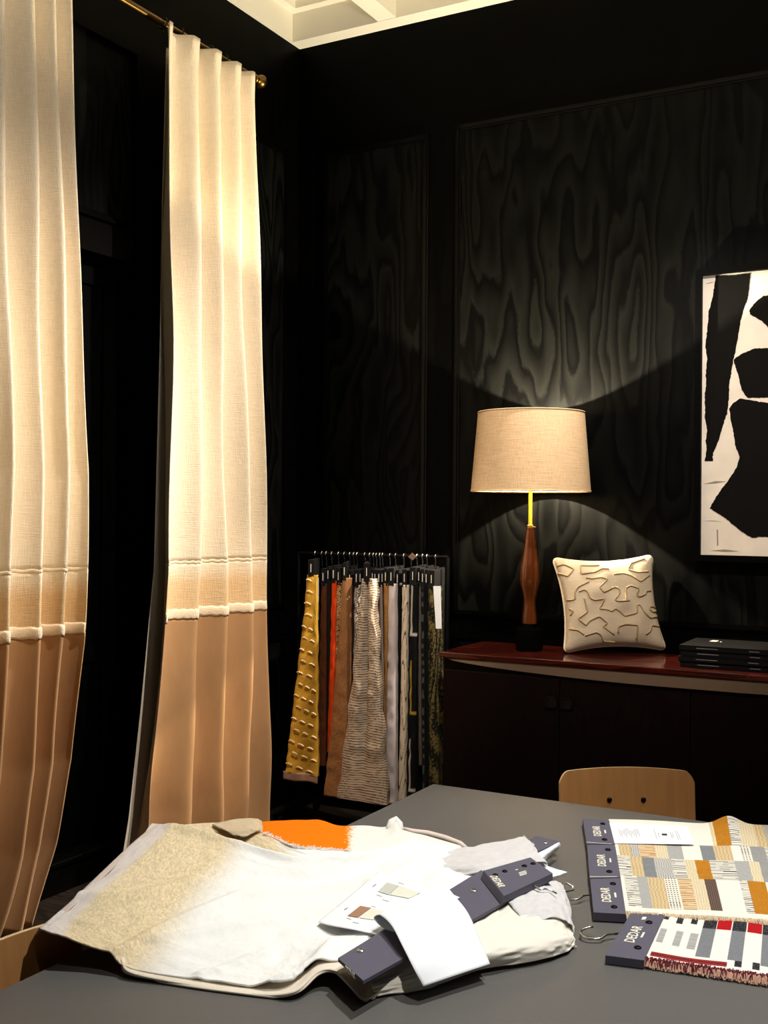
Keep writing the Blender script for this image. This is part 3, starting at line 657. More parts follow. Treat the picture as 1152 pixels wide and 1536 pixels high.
for hi, (hx, tp, bt, yt, yb, yf, dep, pat, label, extra) in enumerate(HG):
    p0 = ony(tp[0], yt, yf); p1 = ony(tp[1], yt, yf); b0 = ony(bt[0], yb, yf); b1 = ony(bt[1], yb, yf)
    hX = ony(hx, 833, RY)[0]; ztop = p0[2]; zbot = b0[2]
    rtt = root('fabric_hanger', label, 'fabric sample', (hX, RY, zbot), group='fabric samples on the hanging rack')
    # cloth: a fold open at the back
    nv = 420 if pat is pat_stripe else 150; ns = 40
    r = np.random.default_rng(50+hi); G = np.zeros((nv, ns, 3)); C = np.zeros((nv, ns, 3)); nz = smoothnoise(nv, ns, 30, 8, hi)
    prof_ = np.array([(-.5, 1), (-.5, .55), (-.5, .15), (-.42, .03), (-.2, 0), (.2, 0), (.42, .03), (.5, .15), (.5, .55), (.5, 1)])
    pq = catmull(prof_, ns)
    rn = r.normal(size=(nv, ns))*.5
    for i in range(nv):
        t = i/(nv-1); e = t**1.15
        xl = p0[0]+(b0[0]-p0[0])*e; xr = p1[0]+(b1[0]-p1[0])*e; w_ = xr-xl; cx = (xl+xr)/2
        back = dep*(1-.35*t)
        X = cx+pq[:, 0]*w_*(1-.0*pq[:, 1]); Y = yf+pq[:, 1]*back
        if extra == 'pleat':                 # deep inverted pleat down the middle
            Y = Y+(.022+.05*(1-t))*np.exp(-((pq[:, 0]+.02)/.09)**2)*(1 if t < .75 else max(0, 1-(t-.75)*3))
            X = X+.004*np.sin(t*30)*(np.abs(pq[:, 0]) > .4)
        X = X+.0007*nz[i]*min(1, w_/.03); Y = Y+.0025*nz[i]*min(1, w_/.06)
        G[i, :, 0] = X; G[i, :, 1] = Y; G[i, :, 2] = ztop+.006+(zbot-ztop)*t
        for j in range(ns): C[i, j] = pat(j/(ns-1), t, rn[i, j])
    V, Fc, uv = shell(G, min(.0022, (p1[0]-p0[0])*.25))
    cl = obj('cloth', V, Fc, mat('woven_sample', attr=True, rough=.85, spec=.15, bump=(500, .3)), rtt, smooth=True, cols=np.concatenate([C.reshape(-1, 3)]*2))
    # folded card header with a spine label facing the room
    hw = min(.016, max(.008, (p1[0]-p0[0])*.42)); cx = (p0[0]+p1[0])/2; zc0 = ztop-.004; zc1 = zc0+.082
    cY1 = yf+.30 if dep > .1 else yf+.24
    Pf = [(cx-hw, yf-.004), (cx+hw, yf-.004), (hX+.004, cY1), (hX-.004, cY1)]
    hcard = MB().prism(Pf, zc0, zc1, 'Z').obj('header_card', M_cardd, rtt)
    MB().box((cx-.0016, yf-.0052, zc0+.024), (cx+.0016, yf-.0042, zc0+.062)).obj('spine_print', M_ink, hcard)
    # wire hook over the rail
    zc = zc1
    P = [(hX, RY-.002, zc-.005), (hX, RY-.004, zc+.012)]+[(hX, RY+.0135*math.sin(a)*-1, rz+.0005+.0135*math.cos(a)) for a in np.linspace(math.pi*.85, -math.pi*.62, 14)]
    MB().tube(P, .0027, 6).obj('hook', M_chrome, rtt, smooth=True)
    if extra == 'gold':
        for k in range(17):
            for j in range(1 if k < 4 else 2 if k < 9 else 3):
                t = .02+k*.058; e = t**1.15; xl = p0[0]+(b0[0]-p0[0])*e; xr = p1[0]+(b1[0]-p1[0])*e
                ofs = (.0 if k % 2 == 0 else .18); nj = (1 if k < 4 else 2 if k < 9 else 3)
                a = xl+(xr-xl)*min(.95, (j/nj+ofs*.8)); b = min(xr, a+(xr-xl)*.62/nj); z = ztop+(zbot-ztop)*(t+.012*j)
                P = [(a+(b-a)*q_, yf-.006-.004*math.sin(q_*math.pi), z+.006*math.sin(q_*math.pi)-.006*q_+.002*math.sin(q_*19)) for q_ in np.linspace(0, 1, 8)]
                MB().tube(P, .0036, 6).obj('tuft', mat('pale_gold_tuft', (232, 206, 160), .9), rtt, smooth=True)
        g = np.array([[(b0[0]-.006+(b1[0]-b0[0]+.008)*u, yf-.008+.006*math.sin(u*9), zbot+.014-.04*v-.004*math.sin(u*7)) for u in np.linspace(0, 1, 20)] for v in np.linspace(0, 1, 6)])
        V, Fc, _ = shell(g, .002); obj('hem', V, Fc, mat('pinkish_backing', (150, 116, 96), .9), rtt, smooth=True)
    if extra in ('gold', 'tag', 'tagbig', 'label'):
        a, b, c, d, yy = {'gold': (473.5, 478, 866, 930, yf+.035), 'tag': (519.5, 524, 880, 950, yf+.03), 'tagbig': (650, 661, 879, 943, yf-.012), 'label': (612.5, 622, 830, 840, 4.60)}[extra]
        q_ = [ony(a, c, yy), ony(b, c, yy), ony(b+(1.5 if extra == 'tagbig' else 0), d, yy), ony(a+(4 if extra == 'tagbig' else -1), d, yy)]
        if extra == 'label':
            q_ = [ony(612, 835, yy), ony(618, 829.5, yy), ony(625, 835, yy), ony(619, 840.5, yy)]
        quadpatch('paper_tag', q_, M_paper if extra != 'label' else mat('brown_tag', (120, 92, 78), .6), rtt, .0012, (0, -1, 0))

# ------------------------------------------------------------------ table
TX0, TX1, TY0, TY1, TZ = -1.461, .85, 1.0, 2.985, .74
tb = root('table', 'large grey topped table carrying the fabric samples', 'table', ((TX0+TX1)/2, (TY0+TY1)/2, 0))
MB().bbox((TX0, TY0, TZ-.022), (TX1, TY1, TZ), .0025).obj('top', M_table, tb)
MB().box((TX0+.08, TY0+.08, TZ-.09), (TX1-.08, TY0+.11, TZ-.022)).box((TX0+.08, TY1-.11, TZ-.09), (TX1-.08, TY1-.08, TZ-.022)).box((TX0+.08, TY0+.11, TZ-.09), (TX0+.11, TY1-.11, TZ-.022)).box((TX1-.11, TY0+.11, TZ-.09), (TX1-.08, TY1-.11, TZ-.022)).obj('apron', M_tedge, tb)
for x in (TX0+.08, TX1-.14):
    for y in (TY0+.08, TY1-.14): MB().bbox((x, y, 0), (x+.06, y+.06, TZ-.022), .004).obj('leg', M_tedge, tb)

# ------------------------------------------------------------------ plywood chairs (local: backrest at y=0, seat towards +y)
M_ply = mat('beech_plywood', (190, 134, 78), .42, spec=.35, vary=(38, .13, (1, 1, .07)))
M_plye = mat('plywood_edge', (226, 196, 148), .6)
def chair(label, P, ang, top=.812):
    rt = root('plywood_chair', label, 'chair', (P[0], P[1], 0), ang, 'plywood chairs round the table')
    W = .197; nx = 36; nz = 22
    def zt(x): return top-.010*(x/W)**2-(max(0, abs(x)-(W-.03))/.03)**2.6*.03
    def zb(x): return .60+.006*(x/W)**2+(max(0, abs(x)-(W-.03))/.03)**2.6*.03
    g = np.zeros((nz, nx, 3))
    xs2 = W*np.sin(np.linspace(-math.pi/2, math.pi/2, nx))
    for j, x in enumerate(xs2):
        for i in range(nz):
            z = zb(x)+(zt(x)-zb(x))*i/(nz-1)
            g[i, j] = (x*(1-.03*(z-.6)/.2*-.0), .05*(x/W)**2*.35-(z-.6)*.10, z)
    V, Fc, _ = shell(g, .011, -1); K2 = nx*nz
    b = obj('backrest', V, Fc, M_ply, rt, world=False, smooth='auto')
    b.data.materials.append(M_plye)
    for p in b.data.polygons:
        if p.index >= 2*(nx-1)*(nz-1): p.material_index = 1
    for x in (-.05, .05):
        MB().lathe([(.0075, -.016), (.0075, .004), (.005, .006), (.001, .006)], (0, 0, 0), 12)
        sc_ = MB().lathe([(.0075, -.010), (.0075, .014), (.005, .0165), (.001, .0165)], (0, 0, 0), 12)
        sc_.v = [(x+a, c_2-.0215, top-.092+b_) for a, b_, c_2 in sc_.v]; sc_.obj('screw', mat('dark_screw', (40, 32, 26), .35, .8), rt, world=False, smooth='auto')
    gs = np.zeros((18, 18, 3))
    for i, y in enumerate(np.linspace(.03, .43, 18)):
        for j, x in enumerate(np.linspace(-.2, .2, 18)):
            k = 1-.06*max(0, (y-.3)/.13)-.05*max(0, (.1-y)/.07)
            gs[i, j] = (x*k, y, .445-.012*math.exp(-((y-.17)/.13)**2)*(1-(x/.22)**2)-.02*max(0, (y-.36)/.07)**2)
    V, Fc, _ = shell(gs, .012); obj('seat', V, Fc, M_ply, rt, world=False, smooth='auto')
    for s in (-1, 1):
        MB().tube([(s*.10, -.040, top-.06), (s*.11, -.026, .60), (s*.14, .0, .48), (s*.16, .07, .425), (s*.19, .03, .012), (s*.19, .02, 0)], .009, 10).obj('leg', M_steel, rt, world=False, smooth='auto')
        MB().tube([(s*.16, .07, .421), (s*.165, .36, .421), (s*.19, .41, .02), (s*.19, .41, 0)], .009, 10).obj('leg', M_steel, rt, world=False, smooth='auto')
    MB().tube([(-.163, .25, .417), (.163, .25, .417)], .008, 8).obj('stretcher', M_steel, rt, world=False)
    return rt
e0 = onz(838, 1160, .805); e1 = onz(1045, 1160, .805); mid_ = (e0+e1)/2; dv = e1-e0
a_ch = math.atan2(dv[1], dv[0])
# facing the table: local +y -> towards -n
chair('plywood chair with two screws in its back, beyond the patchwork samples', (mid_[0]-.008, mid_[1]+.025), a_ch+math.pi)
chair('plywood chair tucked against the table edge with cloth draped over its corner', (-1.490, 1.352), -math.pi/2, .80)
P1 = onz(235, 1240, .80); P2_ = onz(375, 1240, .80); dv = P2_-P1
chair('plywood chair underneath the beige end of the draped cloth', (P1[0]+.62*dv[0]+.01, P1[1]+.62*dv[1]+.02), math.atan2(dv[1], dv[0])+math.pi, .775)

# ------------------------------------------------------------------ cloth samples on the table
def cloth(name, rows, nu, nv, thick, material, parent, colf=None, wr=.002, seed=0, fine=0.0, label=None, minz=TZ+.0022, creases=()):
    G = gridsurf(pxgrid(rows), nu, nv); N = gnormals(G); PX = gridsurf(np.array(rows), nu, nv)[..., :2]
    if N[..., 2].mean() < 0: N = -N; fl_ = -1
    else: fl_ = 1
    n = wr*smoothnoise(nv, nu, 9, 12, seed)+wr*.5*smoothnoise(nv, nu, 22, 26, seed+1)
    if fine: n = n+fine*smoothnoise(nv, nu, nv//2, nu//2, seed+2)
    for line, amp, sig in creases:           # soft folds along polylines traced in the photograph
        best = np.full(PX.shape[:2], 1e9)
        for a, b in zip(line[:-1], line[1:]):
            a = np.array(a, float); b = np.array(b, float); ab = b-a
            t = np.clip(((PX-a)@ab)/(ab@ab), 0, 1); d = PX-a-t[..., None]*ab
            best = np.minimum(best, np.hypot(d[..., 0], d[..., 1]*2.2))
        n = n+amp*np.exp(-(best/sig)**2)
    G = G+N*n[..., None]; G[..., 2] = np.maximum(G[..., 2], minz+thick)
    V, Fc, uv = shell(G, thick, fl_)
    V[:, 2] = np.maximum(V[:, 2], TZ+.0006) if minz > 0 else V[:, 2]
    cols = None
    if colf is not None:
        r = np.random.default_rng(seed+9).normal(size=len(uv))
        cols = np.array([colf(u, v, q_) for (u, v), q_ in zip(uv, r)])
    return obj(name, V, Fc, material, parent, smooth=True, cols=cols, label=label)
M_cloth = mat('white_wool_cloth', attr=True, rough=.92, spec=.1, bump=(420, .25))
M_white = mat('white_cotton', (238, 236, 230), .92, spec=.1, bump=(500, .25))
M_offw = mat('cream_cloth_back', (232, 220, 200), .92, spec=.1, bump=(500, .25))
M_greyw = mat('sheer_grey_white_cloth', (214, 211, 210), .9, spec=.1, vary=(60, .05), bump=(500, .3))
WHT = L3(240, 239, 234); BEI = L3(224, 204, 166); EDG = L3(222, 212, 204)
def beige_to_white(u, v, r):
    k = min(1, max(0, (u-.30)/.115)); k = k*k*(3-2*k)
    b = BEI*(1+.10*r)*(1-.0)
    e = min(1, max(0, (.115-u)/.04))
    b = b*(1-e)+EDG*e
    return b*(1-k)+WHT*k*(1+.012*r)
def brd(cor, z, th, material, name, parent):
    """stiff board with top corners given as pixels at height z"""
    q_ = np.array([onz(*c, z) for c in cor]); return quadpatch(name, q_-np.array([0, 0, th]), material, parent, th)
def stud(p, parent, r=.0045, material=None):
    MB().lathe([(r*1.5, -.0008), (r*1.5, .0008), (r*1.1, .0022), (r*.6, .0026), (r*.5, .0012), (.0004, .0012)], p, 14).obj('eyelet', material or M_chrome, parent, smooth='auto')
def lerp(q_, u, v): q_ = np.array(q_); return q_[0]*(1-u)*(1-v)+q_[1]*u*(1-v)+q_[2]*u*v+q_[3]*(1-u)*v

# --- the large sample: beige fading to white, draped from the chair backs over the table
A = root('draped_fabric', 'large wool cloth fading from beige to white, draped over the table edge', 'fabric', tuple(onz(420, 1400, TZ)))
def drop(p, dx, dz): return p
left = [(228, 1237, .832), (176, 1288, .828), (118, 1343, .818), (60, 1393, .803)]
rowsA = [
 [(228, 1237, .832), (262, 1235, .838), (300, 1247, .826), (345, 1262, .812), (400, 1281, .80), (470, 1292, .79), (540, 1283, .785), (610, 1268, .778), (680, 1270, .772), (735, 1276, .77)],
 [(203, 1262, .830), (240, 1262, .830), (285, 1274, .814), (330, 1290, .798), (390, 1307, .785), (465, 1315, .776), (535, 1306, .774), (605, 1293, .772), (680, 1288, .774), (730, 1296, .776)],
 [(150, 1312, .824), (190, 1310, .818), (240, 1318, .80), (290, 1332, .782), (360, 1348, .770), (440, 1352, .765), (515, 1345, .766), (590, 1334, .770), (650, 1325, .776), (705, 1322, .778)],
 [(108, 1352, .815), (145, 1352, .808), (200, 1362, .790), (255, 1376, .773), (330, 1392, .763), (415, 1396, .760), (480, 1390, .763), (545, 1385, .770), (605, 1370, .778), (665, 1350, .779)],
 [(78, 1378, .807), (112, 1384, .798), (165, 1402, .782), (225, 1422, .764), (310, 1437, .757), (395, 1440, .757), (450, 1432, .764), (505, 1420, .774), (560, 1402, .779), (620, 1378, .779)],
 [(60, 1393, .803), (100, 1408, .792), (155, 1427, .776), (200, 1453, .757), (300, 1468, .752), (390, 1479, .752), (438, 1474, .760), (475, 1446, .776), (515, 1438, .778), (570, 1415, .778)]]
cloth('cloth', rowsA, 220, 130, .003, M_cloth, A, beige_to_white, .0022, 3, .0003, creases=[
 ([(178, 1428), (260, 1385), (358, 1347), (479, 1334), (560, 1326)], 0.0119, 16), ([(233, 1413), (330, 1394), (417, 1384), (500, 1372)], 0.0102, 14), ([(395, 1482), (440, 1465), (471, 1447), (500, 1420)], 0.0119, 14),
 ([(260, 1240), (345, 1264), (440, 1290), (520, 1290), (620, 1270)], 0.0119, 12), ([(120, 1345), (200, 1348), (290, 1320)], 0.0102, 18), ([(300, 1462), (370, 1440), (440, 1420)], 0.0085, 12), ([(380, 1310), (470, 1318), (560, 1300)], -0.0102, 18), ([(620, 1300), (560, 1330), (520, 1370)], 0.0085, 14)])
# the margin that turns over the chair backs and hangs down outside
dropg = []
for (x, y, z) in [(236, 1236, .836), (203, 1262, .830), (150, 1312, .824), (108, 1352, .815), (78, 1378, .807), (60, 1393, .803)]:
    p = onz(x, y, z); dropg.append([p+np.array([.008, .004, -.001]), p+np.array([-.012, .006, -.006]), p+np.array([-.032, .014, -.05]), p+np.array([-.04, .02, -.17])])
G = gridsurf(np.array(dropg), 20, 60); V, Fc, _ = shell(G, .003, 1)
obj('overhang', V, Fc, mat('cloth_selvedge', (212, 196, 184), .92), A, smooth=True)
# folded under-layer whose raw edge shows along the front
rowsU = [[(182, 1438, .766), (200, 1458, .754), (300, 1474, .7475), (395, 1487, .747), (440, 1484, .757), (474, 1455, .772), (500, 1452, .774), (522, 1468, .767), (545, 1492, .750), (562, 1489, .752), (580, 1470, .758)],
 [(180, 1440, .756), (194, 1463, .7445), (290, 1481, .7440), (400, 1495, .7440), (446, 1490, .752), (478, 1462, .768), (500, 1458, .770), (520, 1476, .762), (545, 1501, .7445), (566, 1494, .745), (584, 1474, .752)]]
rowsU = [[(x+14, y-26, z) for x, y, z in rowsU[0]]]+rowsU
cloth('under_layer', rowsU, 160, 16, .003, M_offw, A, None, .0004, 31)
# right-hand part of the cloth beyond the header board
rowsR = [[(545, 1440, .771), (620, 1400, .777), (690, 1368, .780), (750, 1338, .784), (800, 1326, .786), (836, 1324, .776), (845, 1334, .764)],
 [(552, 1458, .769), (630, 1418, .776), (700, 1386, .783), (760, 1360, .789), (812, 1347, .790), (846, 1348, .774), (852, 1358, .758)],
 [(556, 1474, .764), (640, 1440, .770), (715, 1402, .786), (780, 1385, .788), (830, 1378, .780), (853, 1380, .766), (858, 1390, .750)],
 [(560, 1484, .757), (640, 1462, .760), (720, 1432, .776), (790, 1418, .776), (840, 1408, .770), (858, 1406, .756), (861, 1412, .746)],
 [(566, 1492, .746), (640, 1482, .746), (720, 1456, .748), (795, 1443, .749), (845, 1430, .748), (860, 1420, .746), (862, 1422, .744)]]
cloth('cloth_end', rowsR, 130, 80, .003, mat('white_cloth_end', (236, 230, 216), .92, spec=.1, bump=(420, .25)), A, None, .0018, 12)
rowsR2 = [[(762, 1352, .795), (800, 1328, .797), (832, 1322, .786), (846, 1332, .770)], [(778, 1372, .792), (815, 1352, .797), (846, 1350, .782), (856, 1362, .762)], [(790, 1386, .786), (832, 1376, .786), (856, 1386, .770), (861, 1402, .752)]]
cloth('sheer_layer', rowsR2, 50, 40, .0015, M_greyw, A, None, .0012, 14)
hbq = [(507, 1437), (545, 1471), (770, 1345), (722, 1305)]
hzz = .797
hd = brd(hbq, hzz, .006, M_card, 'header_board', A); hq = [onz(*c, hzz) for c in hbq]
hx_ = hq[3]-hq[0]; hy_ = hq[0]-hq[1]
stud(onz(541, 1426, hzz+.001), hd); stud(onz(711, 1336, hzz+.001), hd)
ef = hq[1]-hq[0]; ribbon_text('DEDAR', .012, M_ink, hd, (hq[0]+hq[1])/2+np.array([0, 0, -.005])-.0012*hx_/np.linalg.norm(hx_), hq[1]-hq[0], (0, 0, 1))
# --- second sample: thick board lying on the end of the first
B = root('boxed_fabric_sample', 'thick navy board with four eyelets and its wire hook, lying on the white cloth', 'fabric sample', tuple(onz(780, 1310, .797)))
tz = .813; tq = [(725.5, 1306), (756, 1344), (829, 1310), (795.5, 1286)]
bq = np.array([onz(*c, tz) for c in tq])
V = np.concatenate([bq-np.array([0, 0, .0145]), bq]); V[0] -= .006*(bq[3]-bq[0])/.1; V[1] -= .006*(bq[3]-bq[0])/.1
obj('board', V, [(3, 2, 1, 0), (4, 5, 6, 7), (0, 1, 5, 4), (1, 2, 6, 5), (2, 3, 7, 6), (3, 0, 4, 7)], M_card, B)
bB = [o for o in B.children if o.name.startswith('board')][0]
ribbon_text('DEDAR', .021, M_ink, bB, lerp(bq, .50, .075)+np.array([0, 0, .0004]), bq[1]-bq[0], bq[3]-bq[0], bold=.0004)
for x, y in ((743, 1312.5), (757, 1307), (786.5, 1299), (799.5, 1295.5)): stud(onz(x, y, tz+.0006), bB, .0038, M_blackm)
for x, y, w_ in ((775, 1304.5, .007), (783.5, 1308, .022), (784.5, 1310, .022), (785, 1312, .020)):
    p = onz(x, y, tz+.0002); d1 = (bq[3]-bq[0])/np.linalg.norm(bq[3]-bq[0]); d2 = (bq[1]-bq[0])/np.linalg.norm(bq[1]-bq[0])
    quadpatch('print', [p-d1*w_/2-d2*.002, p+d1*w_/2-d2*.002, p+d1*w_/2+d2*.002, p-d1*w_/2+d2*.002], M_ink, bB, .0004)
c3 = lambda x, y, z: onz(680+x/5.76, 1240+y/5.76, z)
MB().tube([c3(660, 478, .808), c3(700, 512, .806), c3(745, 546, .803), c3(790, 538, .803), c3(830, 546, .801), c3(890, 578, .798)], .0022, 8).obj('hook', M_chrome, B, smooth=True)
rowsB = [[(640, 1286, .768), (690, 1272, .777), (735, 1265, .775), (781, 1254, .772), (786, 1256, .770)], [(650, 1296, .768), (700, 1284, .786), (750, 1278, .784), (795, 1268, .780), (801, 1270, .776)], [(660, 1306, .768), (710, 1297, .792), (755, 1291, .792), (803, 1281, .788), (810, 1284, .782)], [(680, 1316, .770), (722, 1306, .792), (770, 1297, .792), (815, 1292, .788), (822, 1296, .780)]]
cloth('cloth', rowsB, 80, 50, .002, M_greyw, B, None, .0014, 41)
cloth('cloth_corner', [[(812, 1294, .775), (830, 1302, .772), (851, 1308, .768)], [(816, 1304, .773), (832, 1308, .770), (848, 1310, .766)], [(822, 1316, .771), (834, 1314, .768), (846, 1311, .764)]], 16, 16, .002, M_paper, B, None, .0003, 43)
# --- third sample at the back: orange block and white
Cc = root('orange_banded_fabric', 'white cloth with an orange block, lying at the back of the pile', 'fabric', tuple(onz(560, 1262, TZ)))
def orange(u, v, r):
    edge = .338+.05*(1-v)+.008*r
    return L3(238, 122, 8)*(1+.02*r) if u < edge else (L3(244, 196, 140) if u < edge+.012 else L3(233, 230, 222)*(1+.01*r))
rowsC = [[(372, 1234, .790), (420, 1231, .788), (470, 1229, .783), (506, 1238, .776), (545, 1238, .772), (578, 1240, .770), (592, 1229, .782), (603, 1244, .764), (640, 1254, .760), (690, 1268, .757)],
 [(375, 1246, .796), (424, 1244, .793), (474, 1243, .788), (510, 1248, .781), (548, 1249, .778), (580, 1251, .777), (598, 1244, .782), (612, 1254, .770), (645, 1262, .766), (698, 1275, .762)],
 [(385, 1262, .798), (430, 1264, .794), (480, 1265, .788), (515, 1266, .781), (550, 1266, .777), (582, 1266, .775), (605, 1263, .774), (625, 1266, .770), (658, 1272, .766), (706, 1284, .762)],
 [(395, 1284, .790), (440, 1292, .783), (490, 1295, .777), (522, 1292, .772), (556, 1286, .770), (586, 1282, .768), (612, 1279, .766), (640, 1280, .764), (672, 1284, .762), (716, 1294, .760)]]
cloth('cloth', rowsC, 150, 60, .003, M_cloth, Cc, orange, .0008, 21)
MB().tube([onz(604, 1243, .762), onz(620, 1248, .758), onz(642, 1251, .756), onz(668, 1258, .754), onz(690, 1266, .752), onz(700, 1273, .752)], [.005, .008, .009, .009, .008, .005], 8).obj('rolled_edge', mat('pinkish_lining', (226, 208, 196), .92), Cc, smooth=True)
MB().tube([onz(582, 1243, .772), onz(588, 1234, .78), onz(593, 1231, .784), onz(599, 1237, .776), onz(602, 1246, .766)], [.006, .011, .012, .010, .006], 10).obj('rolled_corner', M_white, Cc, smooth=True)
brd([(790, 1262), (808, 1277), (840, 1262), (804, 1254)], .772, .008, M_card, 'header_board', Cc)
stud(onz(818, 1264.5, .773), Cc, .004)
cloth('cloth_flap', [[(806, 1280, .782), (822, 1272, .784), (838, 1263.5, .782), (841, 1268, .774)], [(810, 1288, .776), (823, 1279, .779), (836, 1271, .776), (838, 1273, .768)], [(815, 1294, .765), (824, 1285, .767), (832, 1278, .764), (833, 1279, .758)]], 20, 16, .002, M_paper, Cc, None, .0002, 44)
MB().tube([c3(925, 555, .762), c3(980, 560, .760), c3(1035, 548, .760), c3(1030, 520, .764), c3(1000, 500, .768), c3(968, 484, .770)], .0022, 8).obj('hook', M_chrome, Cc, smooth=True)
# --- fourth layer: beige and white sample behind the big one, its far corner turned back
Dd = root('fringed_fabric', 'beige and white cloth with a frayed edge, folded back behind the large one', 'fabric', tuple(onz(400, 1262, TZ)))
def beige2(u, v, r):
    k = min(1, max(0, (u-.42)/.16)); return BEI*(1+.10*r)*(1-k)+WHT*k
rowsD = [[(262, 1238, .834), (310, 1234, .833), (352, 1236, .830), (388, 1248, .822), (412, 1258, .812), (440, 1270, .804), (480, 1273, .797), (525, 1276, .790), (590, 1279, .778)],
 [(285, 1246, .827), (325, 1246, .825), (362, 1250, .820), (396, 1259, .813), (424, 1268, .805), (455, 1278, .797), (495, 1281, .791), (540, 1281, .786), (600, 1281, .776)],
 [(310, 1262, .812), (345, 1267, .804), (382, 1276, .797), (412, 1286, .79), (442, 1293, .785), (475, 1296, .781), (515, 1293, .778), (560, 1288, .774), (612, 1286, .770)]]
cloth('cloth', rowsD, 120, 36, .003, M_cloth, Dd, beige2, .0008, 51)
rowsT = [[(318, 1236, .836), (350, 1229, .838), (378, 1227.5, .838), (391, 1230, .834), (394, 1240, .826)], [(335, 1244, .834), (358, 1242, .836), (376, 1240, .837), (388, 1240, .833), (394, 1246, .824)], [(350, 1252, .826), (366, 1254, .824), (378, 1250, .826), (388, 1246, .828), (393, 1250, .820)]]
cloth('turned_corner', rowsT, 40, 24, .003, mat('beige_cloth_back', (206, 184, 150), .92, vary=(120, .06)), Dd, None, .0006, 52)
fr = MB(); e_ = catmull(np.array([onz(x, y, z+.001) for x, y, z in [(394, 1250, .822), (412, 1257, .814), (440, 1269, .806), (480, 1272.5, .799), (525, 1275.5, .792)]]), 150)
for p in e_:
    d = rng.normal(size=3)*.002+np.array([.001, .006, .001]); fr.tube([p, p+d*.6, p+d], .0007, 4)
fr.obj('frayed_edge', M_white, Dd, kind='stuff')

# --- paper swatch sheet
Sw = root('swatch_sheet', 'white sheet with four printed colour swatches on the white cloth', 'paper', tuple(onz(560, 1350, .77)))
rowsS = [[(477, 1383, .772), (522, 1346, .778), (567, 1308, .783)], [(495, 1388, .777), (545, 1352, .783), (594, 1316, .786)], [(528, 1394, .784), (572, 1362, .788), (620, 1325, .789)], [(566, 1402, .788), (605, 1370, .793), (648, 1334, .792)]]
Gs = gridsurf(pxgrid(rowsS), 40, 40); V, Fc, uvs = shell(Gs, .0006, 1 if gnormals(Gs)[..., 2].mean() > 0 else -1); obj('sheet', V, Fc, M_paper, Sw, smooth=True)
def on_sheet(x, y, lift=.0008):
    """point on the sheet under pixel x,y"""
    best = None
    d = ray(x, y); d = d/np.linalg.norm(d); P = Gs.reshape(-1, 3)-CO; t = P@d; dist = np.linalg.norm(P-t[:, None]*d, axis=1); k = np.argsort(dist)[:4]; w_ = 1/(dist[k]+1e-6)
    z = (P[k, 2]*w_).sum()/w_.sum()+H+lift; return onz(x, y, z)
s4 = lambda x, y: on_sheet(470+x/4.114, 1290+y/4.114)
for q_, c in (([(400, 195), (455, 140), (525, 160), (465, 215)], (198, 200, 186)), ([(470, 215), (530, 160), (655, 205), (590, 238)], (224, 224, 206)), ([(213, 345), (290, 285), (355, 297), (275, 355)], (164, 122, 92)), ([(285, 358), (360, 300), (440, 320), (370, 370)], (230, 226, 206))):
    quadpatch('swatch', [s4(*p) for p in q_], mat('swatch_%d_%d' % c[:2], c, .85), Sw, .0008)
for a, b in (((525, 138), (560, 150)), ((392, 215), (425, 225)), ((430, 245), (468, 256)), ((360, 285), (385, 290)), ((245, 383), (280, 390)), ((208, 358), (235, 366)), ((640, 212), (655, 204))):
    p, q_ = s4(*a), s4(*b); n_ = np.cross(q_-p, [0, 0, 1]); n_ = n_/np.linalg.norm(n_)*.0011; quadpatch('print_line', [p, q_, q_+n_, p+n_], M_inkg, Sw, .0004)
for a, b in (((365, 165), (385, 150)), ((190, 308), (210, 294))):
    p, q_ = s4(*a), s4(*b); n_ = np.cross(q_-p, [0, 0, 1]); n_ = n_/np.linalg.norm(n_)*.0013; quadpatch('print_line', [p, q_, q_+n_, p+n_], M_inkd, Sw, .0004)
# --- blank sheet curled over the header board
Ps = root('paper_sheet', 'blank white paper sheet curling over the navy header board', 'paper', tuple(onz(650, 1410, .78)))
rowsP = [[(590, 1398, .800), (640, 1372, .800), (690, 1346, .800)], [(574, 1391, .803), (622, 1364, .803), (676, 1340, .803)], [(561, 1378, .812), (609, 1355, .811), (663, 1334, .810)], [(570, 1373, .822), (618, 1351, .820), (670, 1331, .816)], [(587, 1388, .824), (633, 1365, .822), (681, 1343, .817)], [(603, 1418, .815), (652, 1392, .814), (702, 1370, .809)], [(620, 1452, .793), (671, 1428, .793), (720, 1410, .790)], [(635, 1480, .768), (687, 1462, .770), (735, 1446, .772)]]
Gp = gridsurf(pxgrid(rowsP), 24, 60); V, Fc, _ = shell(Gp, .0007, 1); obj('sheet', V, Fc, M_paper, Ps, smooth=True)

# ------------------------------------------------------------------ flat samples on the right
def texsample(name, quad, nu, nv, zf, colf, material, parent, thick=.006):
    """cloth over a quad of pixels at table height; quad: far-left, far-right, near-right, near-left"""
    q_ = np.array([onz(*c, TZ+.012) for c in quad])
    u, v = np.meshgrid(np.linspace(0, 1, nu), np.linspace(0, 1, nv))
    G = q_[0]*((1-u)*(1-v))[..., None]+q_[1]*(u*(1-v))[..., None]+q_[2]*(u*v)[..., None]+q_[3]*((1-u)*v)[..., None]
    G[..., 2] = zf(u, v); V, Fc, uv = shell(G, thick, 1 if gnormals(G)[..., 2].mean() > 0 else -1)
    V[:, 2] = np.maximum(V[:, 2], TZ+.0008)
    r = np.random.default_rng(5).normal(size=len(uv)); n1 = smoothnoise(nv, nu, nv//3, 14, 3).ravel(); n1 = np.concatenate([n1, n1])
    cols = np.array([colf(a, b, x, y) for (a, b), x, y in zip(uv, r, n1)])
    return obj(name, V, Fc, material, parent, smooth=True, cols=cols), q_
